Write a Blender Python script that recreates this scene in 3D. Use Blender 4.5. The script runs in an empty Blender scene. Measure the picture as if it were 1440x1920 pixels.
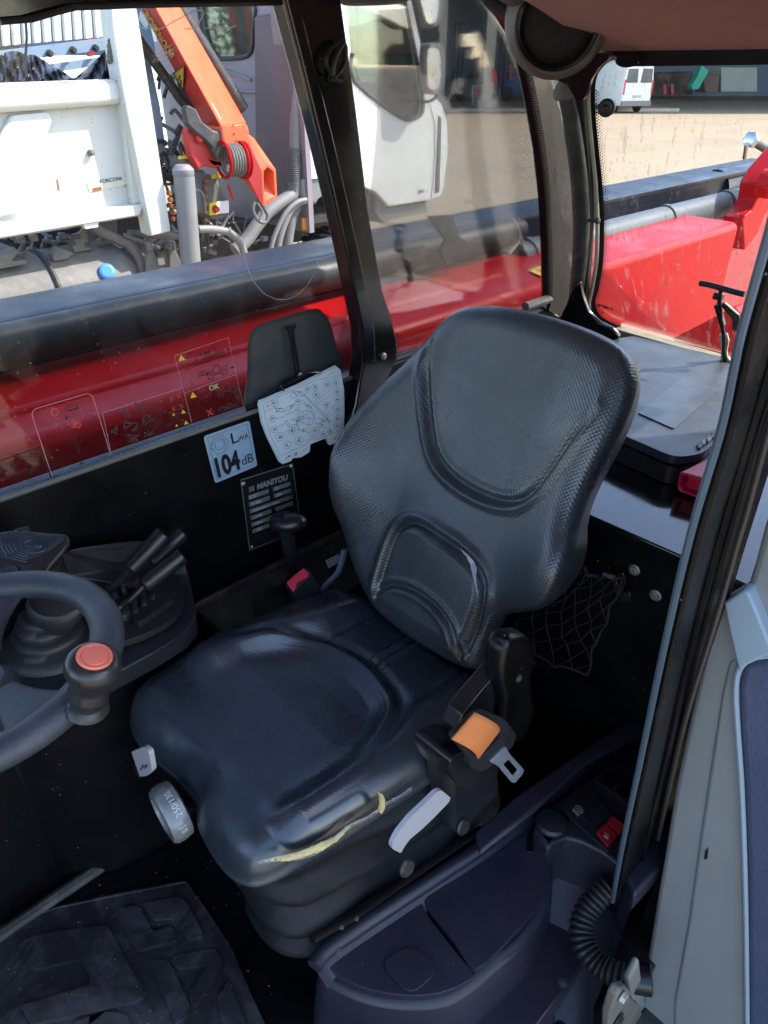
import bpy, bmesh, math, random
import numpy as np
from mathutils import Vector, Matrix
from mathutils.geometry import tessellate_polygon
random.seed(7); np.random.seed(7)
SC = bpy.context.scene
COL = SC.collection
# ---------------------------------------------------------------- camera
FPX = 1331.0; PITCH = math.atan(840/FPX); YAW = math.radians(46.0)
CAM = Vector((0, 0, 2.31))
FW = Vector((math.cos(PITCH)*math.cos(YAW), math.cos(PITCH)*math.sin(YAW), -math.sin(PITCH)))
RT = Vector((math.sin(YAW), -math.cos(YAW), 0))
UP = RT.cross(FW)
cam = bpy.data.cameras.new('camera'); camo = bpy.data.objects.new('camera', cam); COL.objects.link(camo)
cam.sensor_fit = 'VERTICAL'; cam.sensor_height = 36.0; cam.lens = FPX/1920*36.0
cam.clip_start = 0.02; cam.clip_end = 2000
mw = Matrix((RT, UP, -FW)).transposed().to_4x4(); mw.translation = CAM
camo.matrix_world = mw; SC.camera = camo
SC.render.resolution_x = 768; SC.render.resolution_y = 1024
# ---------------------------------------------------------------- sky, sun, exposure
SUN_AZ = math.radians(-34); SUN_EL = math.radians(44)
wd = bpy.data.worlds.new('World'); SC.world = wd; wd.use_nodes = True
wn = wd.node_tree.nodes; wl = wd.node_tree.links
sky = wn.new('ShaderNodeTexSky'); sky.sky_type = 'NISHITA'; sky.sun_disc = False
sky.sun_elevation = SUN_EL; sky.sun_rotation = math.radians(90) - SUN_AZ
bg = wn['Background']; bg.inputs['Strength'].default_value = 0.15
wl.new(sky.outputs[0], bg.inputs[0])
sl = bpy.data.lights.new('sun', 'SUN'); sl.energy = 2.3; sl.angle = math.radians(0.6); sl.color = (1, .93, .82)
so = bpy.data.objects.new('sun', sl); COL.objects.link(so)
sdir = Vector((math.cos(SUN_EL)*math.cos(SUN_AZ), math.cos(SUN_EL)*math.sin(SUN_AZ), math.sin(SUN_EL)))
so.rotation_euler = sdir.to_track_quat('Z', 'Y').to_euler(); so.location = sdir*30
SC.view_settings.view_transform = 'Standard'; SC.view_settings.look = 'None'
SC.view_settings.gamma = 1.0; SC.view_settings.exposure = 2.25
SC.view_settings.use_curve_mapping = False
SC.render.engine = 'CYCLES'
SC.cycles.max_bounces = 8; SC.cycles.transparent_max_bounces = 16

# ---------------------------------------------------------------- measuring on the photograph
def ray(px, py): return FW + RT*((px-720)/FPX) + UP*((960-py)/FPX)
def pt(px, py, x=None, y=None, z=None):
    d = ray(px, py)
    if x is not None: t = (x-CAM.x)/d.x
    elif y is not None: t = (y-CAM.y)/d.y
    else: t = (z-CAM.z)/d.z
    return CAM + d*t
def pp(px, py, O, N):
    d = ray(px, py); return CAM + d*((Vector(O)-CAM).dot(N)/d.dot(N))
def pts(lst, **k): return [pt(a, b, **k) for a, b in lst]

# ---------------------------------------------------------------- materials
def mat(name, col, rough=.5, metal=0., bump=0., bscale=200., var=.12, vscale=6., dust=0., dcol=(.35,.31,.25), coat=0.,
        spec=.5, rvar=.12, scr=0., emit=None, dscale=9.):
    m = bpy.data.materials.new(name); m.use_nodes = True
    n = m.node_tree.nodes; l = m.node_tree.links; b = n['Principled BSDF']
    tc = n.new('ShaderNodeTexCoord')
    no = n.new('ShaderNodeTexNoise'); no.inputs['Scale'].default_value = vscale; no.inputs['Detail'].default_value = 6
    no.inputs['Roughness'].default_value = .6
    l.new(tc.outputs['Object'], no.inputs['Vector'])
    mx = n.new('ShaderNodeMix'); mx.data_type = 'RGBA'
    c = Vector(col)
    mx.inputs[6].default_value = (*(c*(1-var)), 1); mx.inputs[7].default_value = (*(c*(1+var)), 1)
    l.new(no.outputs[0], mx.inputs[0]); last = mx.outputs[2]
    if dust > 0:
        nd = n.new('ShaderNodeTexNoise'); nd.inputs['Scale'].default_value = dscale; nd.inputs['Detail'].default_value = 9
        nd.inputs['Roughness'].default_value = .72; nd.inputs['Distortion'].default_value = .6
        l.new(tc.outputs['Object'], nd.inputs['Vector'])
        rp = n.new('ShaderNodeMapRange'); rp.inputs[1].default_value = .47; rp.inputs[2].default_value = .78
        rp.inputs[4].default_value = dust; l.new(nd.outputs[0], rp.inputs[0])
        m2 = n.new('ShaderNodeMix'); m2.data_type = 'RGBA'; m2.inputs[7].default_value = (*dcol, 1)
        l.new(rp.outputs[0], m2.inputs[0]); l.new(last, m2.inputs[6]); last = m2.outputs[2]
    if scr > 0:      # sparse specks and scratches
        vo = n.new('ShaderNodeTexVoronoi'); vo.inputs['Scale'].default_value = 38; l.new(tc.outputs['Object'], vo.inputs['Vector'])
        r3 = n.new('ShaderNodeMapRange'); r3.inputs[1].default_value = .055; r3.inputs[2].default_value = .03
        r3.inputs[4].default_value = scr; l.new(vo.outputs[0], r3.inputs[0])
        m3 = n.new('ShaderNodeMix'); m3.data_type = 'RGBA'; m3.inputs[7].default_value = (.45, .42, .38, 1)
        l.new(r3.outputs[0], m3.inputs[0]); l.new(last, m3.inputs[6]); last = m3.outputs[2]
    l.new(last, b.inputs['Base Color'])
    r = n.new('ShaderNodeMapRange'); r.inputs[1].default_value = .3; r.inputs[2].default_value = .7
    r.inputs[3].default_value = max(.02, rough-rvar); r.inputs[4].default_value = min(1, rough+rvar)
    l.new(no.outputs[0], r.inputs[0]); l.new(r.outputs[0], b.inputs['Roughness'])
    b.inputs['Metallic'].default_value = metal; b.inputs['Specular IOR Level'].default_value = spec
    b.inputs['Coat Weight'].default_value = coat; b.inputs['Coat Roughness'].default_value = .12
    if bump > 0:
        nb = n.new('ShaderNodeTexNoise'); nb.inputs['Scale'].default_value = bscale; nb.inputs['Detail'].default_value = 3
        l.new(tc.outputs['Object'], nb.inputs['Vector'])
        bp = n.new('ShaderNodeBump'); bp.inputs['Strength'].default_value = bump; bp.inputs['Distance'].default_value = .2/bscale
        l.new(nb.outputs[0], bp.inputs['Height']); l.new(bp.outputs[0], b.inputs['Normal'])
    if emit: b.inputs['Emission Color'].default_value = (*emit[0], 1); b.inputs['Emission Strength'].default_value = emit[1]
    return m

def vinyl(name, col, rough, pitch, depth, wear=0.):
    """moulded vinyl with a woven dot relief laid out along its UVs (metres)"""
    m = mat(name, col, rough, bump=0, var=.22, vscale=7, dust=wear, dcol=(.22,.24,.26), dscale=9, spec=.8, rvar=.14)
    n = m.node_tree.nodes; l = m.node_tree.links; b = n['Principled BSDF']
    uv = n.new('ShaderNodeUVMap'); uv.uv_map = 'UVMap'
    sp = n.new('ShaderNodeSeparateXYZ'); l.new(uv.outputs[0], sp.inputs[0])
    def op(o, a, c=None):
        q = n.new('ShaderNodeMath'); q.operation = o
        for i, v in enumerate((a, c)):
            if v is None: continue
            if isinstance(v, (int, float)): q.inputs[i].default_value = v
            else: l.new(v, q.inputs[i])
        return q.outputs[0]
    k = 2*math.pi/pitch
    s1 = op('SINE', op('MULTIPLY', sp.outputs[0], k)); s2 = op('SINE', op('MULTIPLY', sp.outputs[1], k))
    h = op('MULTIPLY', s1, s2)
    nf = n.new('ShaderNodeTexNoise'); nf.inputs['Scale'].default_value = 350; nf.inputs['Detail'].default_value = 2
    tcs = n.new('ShaderNodeTexCoord'); l.new(tcs.outputs['Object'], nf.inputs['Vector'])
    h2 = op('ADD', h, op('MULTIPLY', nf.outputs[0], .8))
    at = n.new('ShaderNodeAttribute'); at.attribute_name = 'weave'
    h3 = op('MULTIPLY', h2, at.outputs['Fac'])
    bp = n.new('ShaderNodeBump'); bp.inputs['Strength'].default_value = 1.; bp.inputs['Distance'].default_value = depth
    l.new(h3, bp.inputs['Height']); l.new(bp.outputs[0], b.inputs['Normal'])
    return m

def glass(name, tint=(.93,.95,.95), dirt=.05, streaks=0., dcol=(.6,.57,.52), refl=.9, bumpy=0.):
    m = bpy.data.materials.new(name); m.use_nodes = True
    n = m.node_tree.nodes; l = m.node_tree.links; n.clear()
    out = n.new('ShaderNodeOutputMaterial'); tr = n.new('ShaderNodeBsdfTransparent'); tr.inputs[0].default_value = (*tint, 1)
    gl = n.new('ShaderNodeBsdfGlossy'); gl.inputs['Roughness'].default_value = .03
    fr = n.new('ShaderNodeFresnel'); fr.inputs[0].default_value = 1.45
    mu = n.new('ShaderNodeMath'); mu.operation = 'MULTIPLY'; mu.inputs[1].default_value = refl; l.new(fr.outputs[0], mu.inputs[0])
    mx = n.new('ShaderNodeMixShader'); l.new(mu.outputs[0], mx.inputs[0]); l.new(tr.outputs[0], mx.inputs[1]); l.new(gl.outputs[0], mx.inputs[2])
    df = n.new('ShaderNodeBsdfDiffuse'); df.inputs[0].default_value = (*dcol, 1)
    tc = n.new('ShaderNodeTexCoord')
    no = n.new('ShaderNodeTexNoise'); no.inputs['Scale'].default_value = 5; no.inputs['Detail'].default_value = 8; no.inputs['Roughness'].default_value = .7
    l.new(tc.outputs['Object'], no.inputs['Vector'])
    mr = n.new('ShaderNodeMapRange'); mr.inputs[1].default_value = .35; mr.inputs[2].default_value = .75; mr.inputs[3].default_value = dirt*.3; mr.inputs[4].default_value = dirt*1.4
    l.new(no.outputs[0], mr.inputs[0])
    vo = n.new('ShaderNodeTexVoronoi'); vo.inputs['Scale'].default_value = 60; l.new(tc.outputs['Object'], vo.inputs['Vector'])
    sp = n.new('ShaderNodeMapRange'); sp.inputs[1].default_value = .09; sp.inputs[2].default_value = .05; sp.inputs[4].default_value = .35; l.new(vo.outputs[0], sp.inputs[0])
    ad = n.new('ShaderNodeMath'); ad.operation = 'ADD'; ad.use_clamp = True; l.new(mr.outputs[0], ad.inputs[0]); l.new(sp.outputs[0], ad.inputs[1]); fac = ad.outputs[0]
    if streaks > 0:
        mp = n.new('ShaderNodeMapping'); mp.inputs['Scale'].default_value = (95, 95, 5.0); l.new(tc.outputs['Object'], mp.inputs['Vector'])
        ns = n.new('ShaderNodeTexNoise'); ns.inputs['Scale'].default_value = 1.; ns.inputs['Detail'].default_value = 5; ns.inputs['Distortion'].default_value = .5
        l.new(mp.outputs[0], ns.inputs['Vector'])
        ms = n.new('ShaderNodeMapRange'); ms.inputs[1].default_value = .60; ms.inputs[2].default_value = .68; ms.inputs[4].default_value = streaks; l.new(ns.outputs[0], ms.inputs[0])
        ngm = n.new('ShaderNodeTexNoise'); ngm.inputs['Scale'].default_value = 3.; l.new(tc.outputs['Object'], ngm.inputs['Vector'])
        mg = n.new('ShaderNodeMapRange'); mg.inputs[1].default_value = .4; mg.inputs[2].default_value = .62; l.new(ngm.outputs[0], mg.inputs[0])
        mm = n.new('ShaderNodeMath'); mm.operation = 'MULTIPLY'; l.new(ms.outputs[0], mm.inputs[0]); l.new(mg.outputs[0], mm.inputs[1])
        a2 = n.new('ShaderNodeMath'); a2.operation = 'ADD'; a2.use_clamp = True; l.new(fac, a2.inputs[0]); l.new(mm.outputs[0], a2.inputs[1]); fac = a2.outputs[0]
    m2 = n.new('ShaderNodeMixShader'); l.new(fac, m2.inputs[0]); l.new(mx.outputs[0], m2.inputs[1]); l.new(df.outputs[0], m2.inputs[2])
    l.new(m2.outputs[0], out.inputs[0])
    return m

BLK = mat('black_paint', (.003,.003,.004), .34, bump=.12, bscale=90, dust=.05, scr=.5, spec=.3, dcol=(.12,.11,.11))
BLKG = mat('gloss_black_paint', (.006,.006,.007), .16, bump=.04, bscale=60, dust=.06, scr=.35, coat=.4, dcol=(.15,.14,.13))
BLKD = mat('dusty_black_paint', (.035,.034,.032), .5, bump=.35, bscale=120, dust=.55, scr=.4, dcol=(.22,.20,.15), dscale=14)
POST = mat('black_post_paint', (.003,.003,.0035), .3, bump=.1, bscale=90, dust=.04, scr=.35, spec=.12)
PLA = mat('black_plastic', (.014,.015,.018), .42, bump=.35, bscale=420, dust=.10, scr=.15, dcol=(.2,.2,.2))
PLAS = mat('smooth_black_plastic', (.010,.010,.012), .27, bump=.05, bscale=200, dust=.04)
RUB = mat('black_rubber', (.016,.016,.018), .46, bump=.1, bscale=150, dust=.12, dcol=(.16,.15,.14))
PUR = mat('plum_black_plastic', (.018,.0175,.030), .42, bump=.3, bscale=380, dust=.07, scr=.25, dcol=(.2,.19,.22))
GREY = mat('grey_trim_plastic', (.215,.222,.222), .62, bump=.35, bscale=520, dust=.12, dcol=(.3,.29,.28), scr=.1, var=.06)
GREYL = mat('pale_grey_moulding', (.26,.33,.40), .55, bump=.3, bscale=520, var=.05)
NAVY = mat('slate_leather_grain', (.055,.068,.125), .55, bump=1.0, bscale=230, dust=.12, dcol=(.3,.3,.35))
MAT_RUB = mat('floor_mat_rubber', (.013,.014,.018), .5, bump=.25, bscale=180, dust=.85, dcol=(.12,.12,.125), scr=.5, dscale=7)
STEEL = mat('bright_steel', (.55,.55,.54), .28, metal=1, bump=.1)
ZINC = mat('zinc_bolt', (.55,.56,.56), .38, metal=.9)
CREAM = mat('dusty_beige_seal', (.50,.47,.36), .8, bump=.4, bscale=90, var=.2, dust=.5, dcol=(.2,.18,.14))
HEAD = mat('headliner_fabric', (.50,.27,.235), .95, bump=1.0, bscale=420, var=.12, vscale=60, spec=.1)
PLGREY = mat('grey_brown_plastic', (.12,.105,.10), .55, bump=.3, bscale=400)
LGREY = mat('light_grey_plastic', (.36,.36,.39), .5, bump=.1, dust=.12, dcol=(.3,.25,.22))
CLEAR = mat('milky_clear_plastic', (.17,.18,.18), .25, bump=.1, spec=.8, var=.45, vscale=40)
REDP = mat('red_plastic', (.60,.03,.06), .42, bump=.1)
REDC = mat('crimson_case_plastic', (.62,.012,.06), .42, bump=.12)
SALM = mat('salmon_plastic', (.72,.17,.12), .42)
ORNG = mat('orange_webbing', (.56,.17,.045), .8, bump=.6, bscale=600, dust=.3, dcol=(.35,.12,.05), var=.15, vscale=30)
FOAM = mat('yellow_foam', (.62,.50,.22), .95, bump=1, bscale=300, var=.35, vscale=160, dust=.4, dcol=(.2,.15,.09), dscale=60)
WHITE = mat('white_paint', (.78,.79,.72), .38, bump=.05, dust=.10, dcol=(.40,.28,.16), coat=.3)
WHITER = mat('worn_white_paint', (.60,.605,.54), .5, bump=.15, bscale=20, dust=.30, dcol=(.42,.26,.14), dscale=3.2, coat=.1)
BOOMR = mat('red_boom_paint', (.36,.005,.006), .36, bump=.08, bscale=5, dust=.05, dcol=(.36,.06,.04), coat=.0, spec=.12, scr=.12)
BOOMD = mat('dusty_red_paint', (.60,.03,.02), .6, bump=.2, bscale=40, dust=.5, dcol=(.50,.22,.14), dscale=4)
BOOMB = mat('black_boom_paint', (.008,.013,.022), .36, bump=.04, bscale=8, dust=.05, dcol=(.2,.2,.2), coat=.0, spec=.22)
GREYT = mat('grey_tube_paint', (.075,.09,.095), .5, bump=.03, dust=.25, dcol=(.2,.19,.16), spec=.3)
CRANE = mat('orange_crane_paint', (.74,.115,.035), .42, bump=.05, coat=.2, dust=.1, dcol=(.4,.15,.08))
CRANED = mat('red_and_shaded_crane_paint', (.45,.03,.025), .45, bump=.05)  # red parts, also the shade painted on the crane arm's left side
DKMET = mat('dark_oily_metal', (.035,.034,.035), .5, bump=.4, bscale=30, dust=.4, dcol=(.22,.18,.13))
GRMET = mat('dusty_grey_metal', (.12,.115,.10), .6, bump=.3, bscale=25, dust=.4, dcol=(.35,.27,.18))
RUST = mat('rusty_valve_block', (.18,.21,.24), .6, bump=.3, bscale=60, dust=.9, dcol=(.38,.17,.07), dscale=12)
MAUVE = mat('mauve_shaded_white', (.27,.225,.25), .5, bump=.05, var=.06)  # white cab rear with its shade put into the colour
GPIPE = mat('grey_plastic_pipe', (.19,.19,.18), .5, bump=.1, dust=.2)
TARP = mat('black_tarpaulin', (.02,.021,.024), .38, bump=.4, bscale=30)
YEL = mat('yellow_sticker', (.80,.62,.05), .5)
YELD = mat('ochre_sticker', (.55,.36,.04), .5)
INK = mat('black_print', (.008,.008,.010), .5, var=0)
INKG = mat('grey_print', (.06,.05,.06), .6, var=0)
REDI = mat('red_print', (.70,.05,.05), .5, var=0)
GRNI = mat('pale_green_print', (.42,.55,.25), .5, var=0)
WINK = mat('white_print', (.62,.62,.60), .5, var=0)
PINKI = mat('faint_pink_outline', (.50,.25,.27), .5, var=0)
BLUES = mat('blue_grey_sticker', (.25,.37,.50), .5, bump=.05, dust=.25, dcol=(.40,.50,.58), dscale=20, scr=.2)
CARD = mat('white_laminated_card', (.55,.66,.74), .35, bump=.03, var=.04)
PLATEM = mat('black_data_plate', (.010,.012,.012), .3)
PFIELD = mat('grey_plate_field', (.13,.14,.15), .4, bump=.1)
ALU = mat('aluminium_rim', (.42,.42,.41), .4, metal=.8)
GROUND = mat('yard_gravel', (.30,.235,.145), .95, bump=1., bscale=9, var=.25, vscale=2.5, dust=.6, dcol=(.17,.14,.10), dscale=.35)
WALLB = mat('blue_grey_cladding', (.13,.17,.23), .7, var=.1, vscale=.2)
CONC = mat('concrete_post', (.52,.46,.34), .85, bump=.3, bscale=8, var=.15)
KERB = mat('reddish_paving', (.42,.22,.14), .9, bump=.3, bscale=3)
LEAF = mat('tree_leaves', (.075,.12,.03), .7, var=.5, vscale=.8)
BARK = mat('tree_bark', (.10,.07,.05), .9)
FENCE = mat('grey_fence_panel', (.55,.64,.58), .7)
GLW = glass('cab_window_glass', (.90,.91,.93), .008, refl=.8)
GLR = glass('dirty_rear_glass', (.92,.92,.93), .012, streaks=.30, dcol=(.62,.55,.52), refl=.6)
GLT = glass('truck_window_glass', (.80,.92,.88), .03, refl=.9)
FRIT = mat('grey_frit_print', (.045,.052,.058), .45, dust=.15, scr=.4)
FRITB = mat('black_frit_print', (.008,.008,.009), .4)
# ---------------------------------------------------------------- mesh tools
ORI = {}
def basis(n, up=(0,0,1)):
    n = Vector(n).normalized(); a = Vector(up)
    if abs(n.dot(a)) > .98: a = Vector((1,0,0))
    u = a.cross(n).normalized(); v = n.cross(u); return u, v, n
class MB:
    def __init__(s): s.v = []; s.f = []; s.mi = []; s.cur = 0
    def add(s, vs, fs):
        o = len(s.v); s.v += [Vector(p) for p in vs]
        for f in fs: s.f.append([i+o for i in f]); s.mi.append(s.cur)
        return s
    def box(s, a, b):
        x0,y0,z0 = a; x1,y1,z1 = b
        return s.add([(x0,y0,z0),(x1,y0,z0),(x1,y1,z0),(x0,y1,z0),(x0,y0,z1),(x1,y0,z1),(x1,y1,z1),(x0,y1,z1)],
            [(0,3,2,1),(4,5,6,7),(0,1,5,4),(1,2,6,5),(2,3,7,6),(3,0,4,7)])
    def obox(s, c, sx, sy, sz, ax=(1,0,0), up=(0,0,1)):
        X = Vector(ax).normalized(); Z = Vector(up); Z = (Z - X*Z.dot(X)).normalized(); Y = Z.cross(X); c = Vector(c)
        vs = [c + X*(i*sx/2) + Y*(j*sy/2) + Z*(k*sz/2) for k in (-1,1) for (i,j) in ((-1,-1),(1,-1),(1,1),(-1,1))]
        return s.add(vs, [(0,3,2,1),(4,5,6,7),(0,1,5,4),(1,2,6,5),(2,3,7,6),(3,0,4,7)])
    def prism(s, poly, vec, holes=()):
        vec = Vector(vec); loops = [[Vector(p) for p in poly]] + [[Vector(p) for p in h] for h in holes]
        allv = [p for lp in loops for p in lp]; n = len(allv); tri = tessellate_polygon(loops)
        s.add(allv + [p+vec for p in allv], [tuple(t) for t in tri] + [tuple(i+n for i in reversed(t)) for t in tri])
        o = len(s.v) - 2*n; st = 0
        for lp in loops:
            m = len(lp)
            for i in range(m):
                s.f.append([o+st+i, o+st+(i+1)%m, o+n+st+(i+1)%m, o+n+st+i]); s.mi.append(s.cur)
            st += m
        return s
    def tube(s, path, r, n=12, cap=True, flat=1., up=None):
        P = [Vector(p) for p in path]; m = len(P)
        R = r if isinstance(r, (list, tuple)) else [r]*m
        t0 = (P[1]-P[0]).normalized(); u, v, _ = basis(t0, up or (0,0,1)); vs = []
        for i in range(m):
            t = (P[min(i+1,m-1)]-P[max(i-1,0)]).normalized()
            if i: 
                q = t0.rotation_difference(t); u = q @ u; v = q @ v; t0 = t
            for k in range(n):
                a = 2*math.pi*k/n; vs.append(P[i] + (u*math.cos(a)*flat + v*math.sin(a))*R[i])
        fs = [(i*n+k, i*n+(k+1)%n, (i+1)*n+(k+1)%n, (i+1)*n+k) for i in range(m-1) for k in range(n)]
        if cap: fs += [tuple(reversed(range(n))), tuple((m-1)*n+k for k in range(n))]
        return s.add(vs, fs)
    def lathe(s, prof, o, ax=(0,0,1), n=32, sx=1., up=(0,0,1), cap=True):
        u, v, w = basis(ax, up); o = Vector(o); vs = []
        for (r, h) in prof:
            for k in range(n):
                a = 2*math.pi*k/n; vs.append(o + w*h + (u*math.cos(a)*sx + v*math.sin(a))*r)
        m = len(prof)
        fs = [(i*n+k, i*n+(k+1)%n, (i+1)*n+(k+1)%n, (i+1)*n+k) for i in range(m-1) for k in range(n)]
        if cap: fs += [tuple(reversed(range(n))), tuple((m-1)*n+k for k in range(n))]
        return s.add(vs, fs)
    def loft(s, rings, closed=True, cap=True):
        n = len(rings[0]); vs = [p for r in rings for p in r]; m = len(rings); e = n if closed else n-1
        fs = [(i*n+k, i*n+(k+1)%n, (i+1)*n+(k+1)%n, (i+1)*n+k) for i in range(m-1) for k in range(e)]
        if cap and closed: fs += [tuple(reversed(range(n))), tuple((m-1)*n+k for k in range(n))]
        return s.add(vs, fs)
    def build(s, name, m, parent=None, bevel=0., seg=2, smooth=True, ang=35, sub=0, origin=None, mats=None, solid=0.):
        me = bpy.data.meshes.new(name)
        if parent is not None: o = ORI[parent.name]
        elif origin is not None: o = Vector(origin)
        else:
            A = np.array([tuple(p) for p in s.v]); o = Vector(((A[:,0].min()+A[:,0].max())/2, (A[:,1].min()+A[:,1].max())/2, A[:,2].min()))
        me.from_pydata([tuple(p-o) for p in s.v], [], s.f); me.validate()
        bm = bmesh.new(); bm.from_mesh(me); bmesh.ops.recalc_face_normals(bm, faces=bm.faces); bm.to_mesh(me); bm.free()
        me.materials.append(m)
        for x in (mats or []): me.materials.append(x)
        if mats and len(me.polygons) == len(s.mi): me.polygons.foreach_set('material_index', s.mi)
        if smooth:
            me.polygons.foreach_set('use_smooth', [True]*len(me.polygons)); me.set_sharp_from_angle(angle=math.radians(ang))
        ob = bpy.data.objects.new(name, me); COL.objects.link(ob); ORI[ob.name] = o
        if parent is not None: ob.parent = parent
        else: ob.location = o
        if solid:
            q = ob.modifiers.new('s', 'SOLIDIFY'); q.thickness = solid; q.offset = 0
        if bevel:
            q = ob.modifiers.new('b', 'BEVEL'); q.width = bevel; q.segments = seg; q.limit_method = 'ANGLE'; q.angle_limit = math.radians(32)
            q.harden_normals = False
        if sub:
            q = ob.modifiers.new('u', 'SUBSURF'); q.levels = q.render_levels = sub
        return ob
def thing(name, label, cat, loc, group=None):
    o = bpy.data.objects.new(name, None); COL.objects.link(o); o.location = loc; o.empty_display_size = .1
    ORI[o.name] = Vector(loc); return tag(o, label, cat, group)
def tag(o, label=None, cat=None, group=None, kind=None):
    if label: o['label'] = label
    if cat: o['category'] = cat
    if group: o['group'] = group
    if kind: o['kind'] = kind
    return o
def smoothpath(P, k=6, closed=False):
    P = [Vector(p) for p in P]; n = len(P); out = []
    rng = range(n) if closed else range(n-1)
    for i in rng:
        if closed: a,b,c,d = P[(i-1)%n],P[i],P[(i+1)%n],P[(i+2)%n]
        else: a,b,c,d = P[max(i-1,0)],P[i],P[i+1],P[min(i+2,n-1)]
        for j in range(k):
            t = j/k; out.append(.5*((2*b)+(c-a)*t+(2*a-5*b+4*c-d)*t*t+(3*b-a-3*c+d)*t**3))
    if not closed: out.append(P[-1])
    return out
def rnd(poly, r, k=4):
    """round every corner of a polygon"""
    P = [Vector(p) for p in poly]; n = len(P); out = []
    for i in range(n):
        a, b, c = P[i-1], P[i], P[(i+1)%n]; u = a-b; w = c-b
        q = min(r, u.length*.45, w.length*.45); p0 = b+u.normalized()*q; p1 = b+w.normalized()*q
        for j in range(k+1):
            t = j/k; out.append((1-t)**2*p0 + 2*t*(1-t)*b + t*t*p1)
    return out
# flat print: 2-D strokes on a plane given by a mapping fn(u,v)->point; nrm lifts the print off the surface
def strokes(mb, fn, lines, w, nrm, lift=.0006):
    nrm = Vector(nrm).normalized()
    for ln in lines:
        P = [fn(*q) + nrm*lift for q in ln]
        for a, b in zip(P[:-1], P[1:]):
            d = b-a
            if d.length < 1e-6: continue
            sd = d.cross(nrm).normalized()*(w/2); e = d.normalized()*(w*.3)
            mb.add([a-sd-e, b-sd+e, b+sd+e, a+sd-e], [(0,1,2,3)])
    return mb
def circ(cx, cy, r, n=14, ry=None, a0=0, a1=360):
    ry = ry or r
    return [(cx+r*math.cos(math.radians(a0+(a1-a0)*i/n)), cy+ry*math.sin(math.radians(a0+(a1-a0)*i/n))) for i in range(n+1)]
def fillpoly(mb, fn, poly, nrm, lift=.0006):
    n = Vector(nrm).normalized(); P = [fn(*q)+n*lift for q in poly]
    return mb.add(P, [tuple(t) for t in tessellate_polygon([P])])
def quadmap(q):      # bilinear map of (u,v) in 0..1 to four corner points (bl, br, tr, tl)
    a,b,c,d = [Vector(p) for p in q]
    return lambda u, v: a*(1-u)*(1-v)+b*u*(1-v)+c*u*v+d*(1-u)*v
def textmb(mb, s, fn, h, u0, v0, nrm, asp=1., lift=.0007, bold=0., shear=0., mirror=False):
    """flat lettering: u0,v0 lower left in map units, h letter height in v units, asp = u units per v unit"""
    cu = bpy.data.curves.new('t', 'FONT'); cu.body = s; cu.size = 1.0; cu.offset = bold; cu.shear = shear
    ob = bpy.data.objects.new('t', cu); COL.objects.link(ob)
    dg = bpy.context.evaluated_depsgraph_get(); me = bpy.data.meshes.new_from_object(ob.evaluated_get(dg))
    n = Vector(nrm).normalized(); W = max([v.co.x for v in me.vertices] or [1])
    k = h/.72
    vs = [fn(u0+((W-v.co.x) if mirror else v.co.x)*k*asp, v0+v.co.y*k) + n*lift for v in me.vertices]
    mb.add(vs, [tuple(p.vertices) for p in me.polygons])
    bpy.data.objects.remove(ob); bpy.data.curves.remove(cu); bpy.data.meshes.remove(me)
    return mb
def dots(mb, path, nrm, inward, rows=4, step=.0045, r0=.0021, thick=.0004):
    """printed dot fringe along an edge, dots shrinking away from it"""
    nrm = Vector(nrm).normalized(); P = [Vector(p) for p in path]; acc = 0; k = 0
    for a, b in zip(P[:-1], P[1:]):
        d = b-a; L = d.length; t = d.normalized(); side = t.cross(nrm)*inward
        s = acc
        while s < L:
            for r in range(rows):
                rr = r0*(1-.2*r); c = a + t*(s+(step/2 if r % 2 else 0)) + side*(step*.75*(r+.5))
                mb.add([c+t*rr, c+side*rr, c-t*rr, c-side*rr], [(0,1,2,3)])
            s += step
        acc = s-L
    return mb
def bolt(c, n, r, h, parent, m=ZINC, name='bolt'):
    mb = MB(); mb.lathe([(r*1.35,0),(r*1.35,h*.3),(r*1.3,h*.32)], c, n, 18); mb.lathe([(r,h*.2),(r,h*.9),(r*.85,h)], c, n, 6)
    return mb.build(name, m, parent, smooth=True, ang=30)
# ================================================================ SETTING far away
def struct(mb, name, m, **k):
    o = mb.build(name, m, **k); o['kind'] = 'structure'; return o
g = MB(); g.add([(-500,-500,0),(900,-500,0),(900,900,0),(-500,900,0)], [(0,1,2,3)]); struct(g, 'ground', GROUND, smooth=False)
HX = Vector((math.cos(YAW), math.sin(YAW), 0)); HY = RT.copy()      # yard axes: towards the shed, along the shed
def yard(px, py): return pt(px, py, z=0)
def Y3(d, s, z=0): return HX*d + HY*s + Vector((0,0,z))

# ================================================================ TELEHANDLER CAB
cab = thing('telehandler_cab', 'black telehandler cab seen through its open door, with window pillars, rear shelf and headliner', 'vehicle cab', (.4,.6,.9))
RN = Vector((.61, 0, .22)).normalized()
def RP(px, py, off=0.): return pp(px, py, (1.72-off, 0, 1.70), RN)
def RPL(l, off=0.): return [RP(a, b, off) for a, b in l]
MB().box((-.95,.12,.94),(1.0,1.10,1.0)).build('floor_pan', BLK, cab)
MB().box((-.95,1.078,.93),(1.74,1.118,1.744)).build('side_wall', BLK, cab, bevel=.004)
MB().box((-.95,1.066,1.360),(1.0,1.077,1.384)).build('wall_ledge', BLKD, cab, bevel=.003)
MB().box((.50,.90,1.34),(.954,1.064,1.372)).build('ledge_pan', BLKD, cab, bevel=.004)
m_ = MB().tube([(-.95,1.074,1.747),(1.02,1.074,1.747)], .0045, 8); m_.build('window_seal', GRMET, cab)
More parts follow.
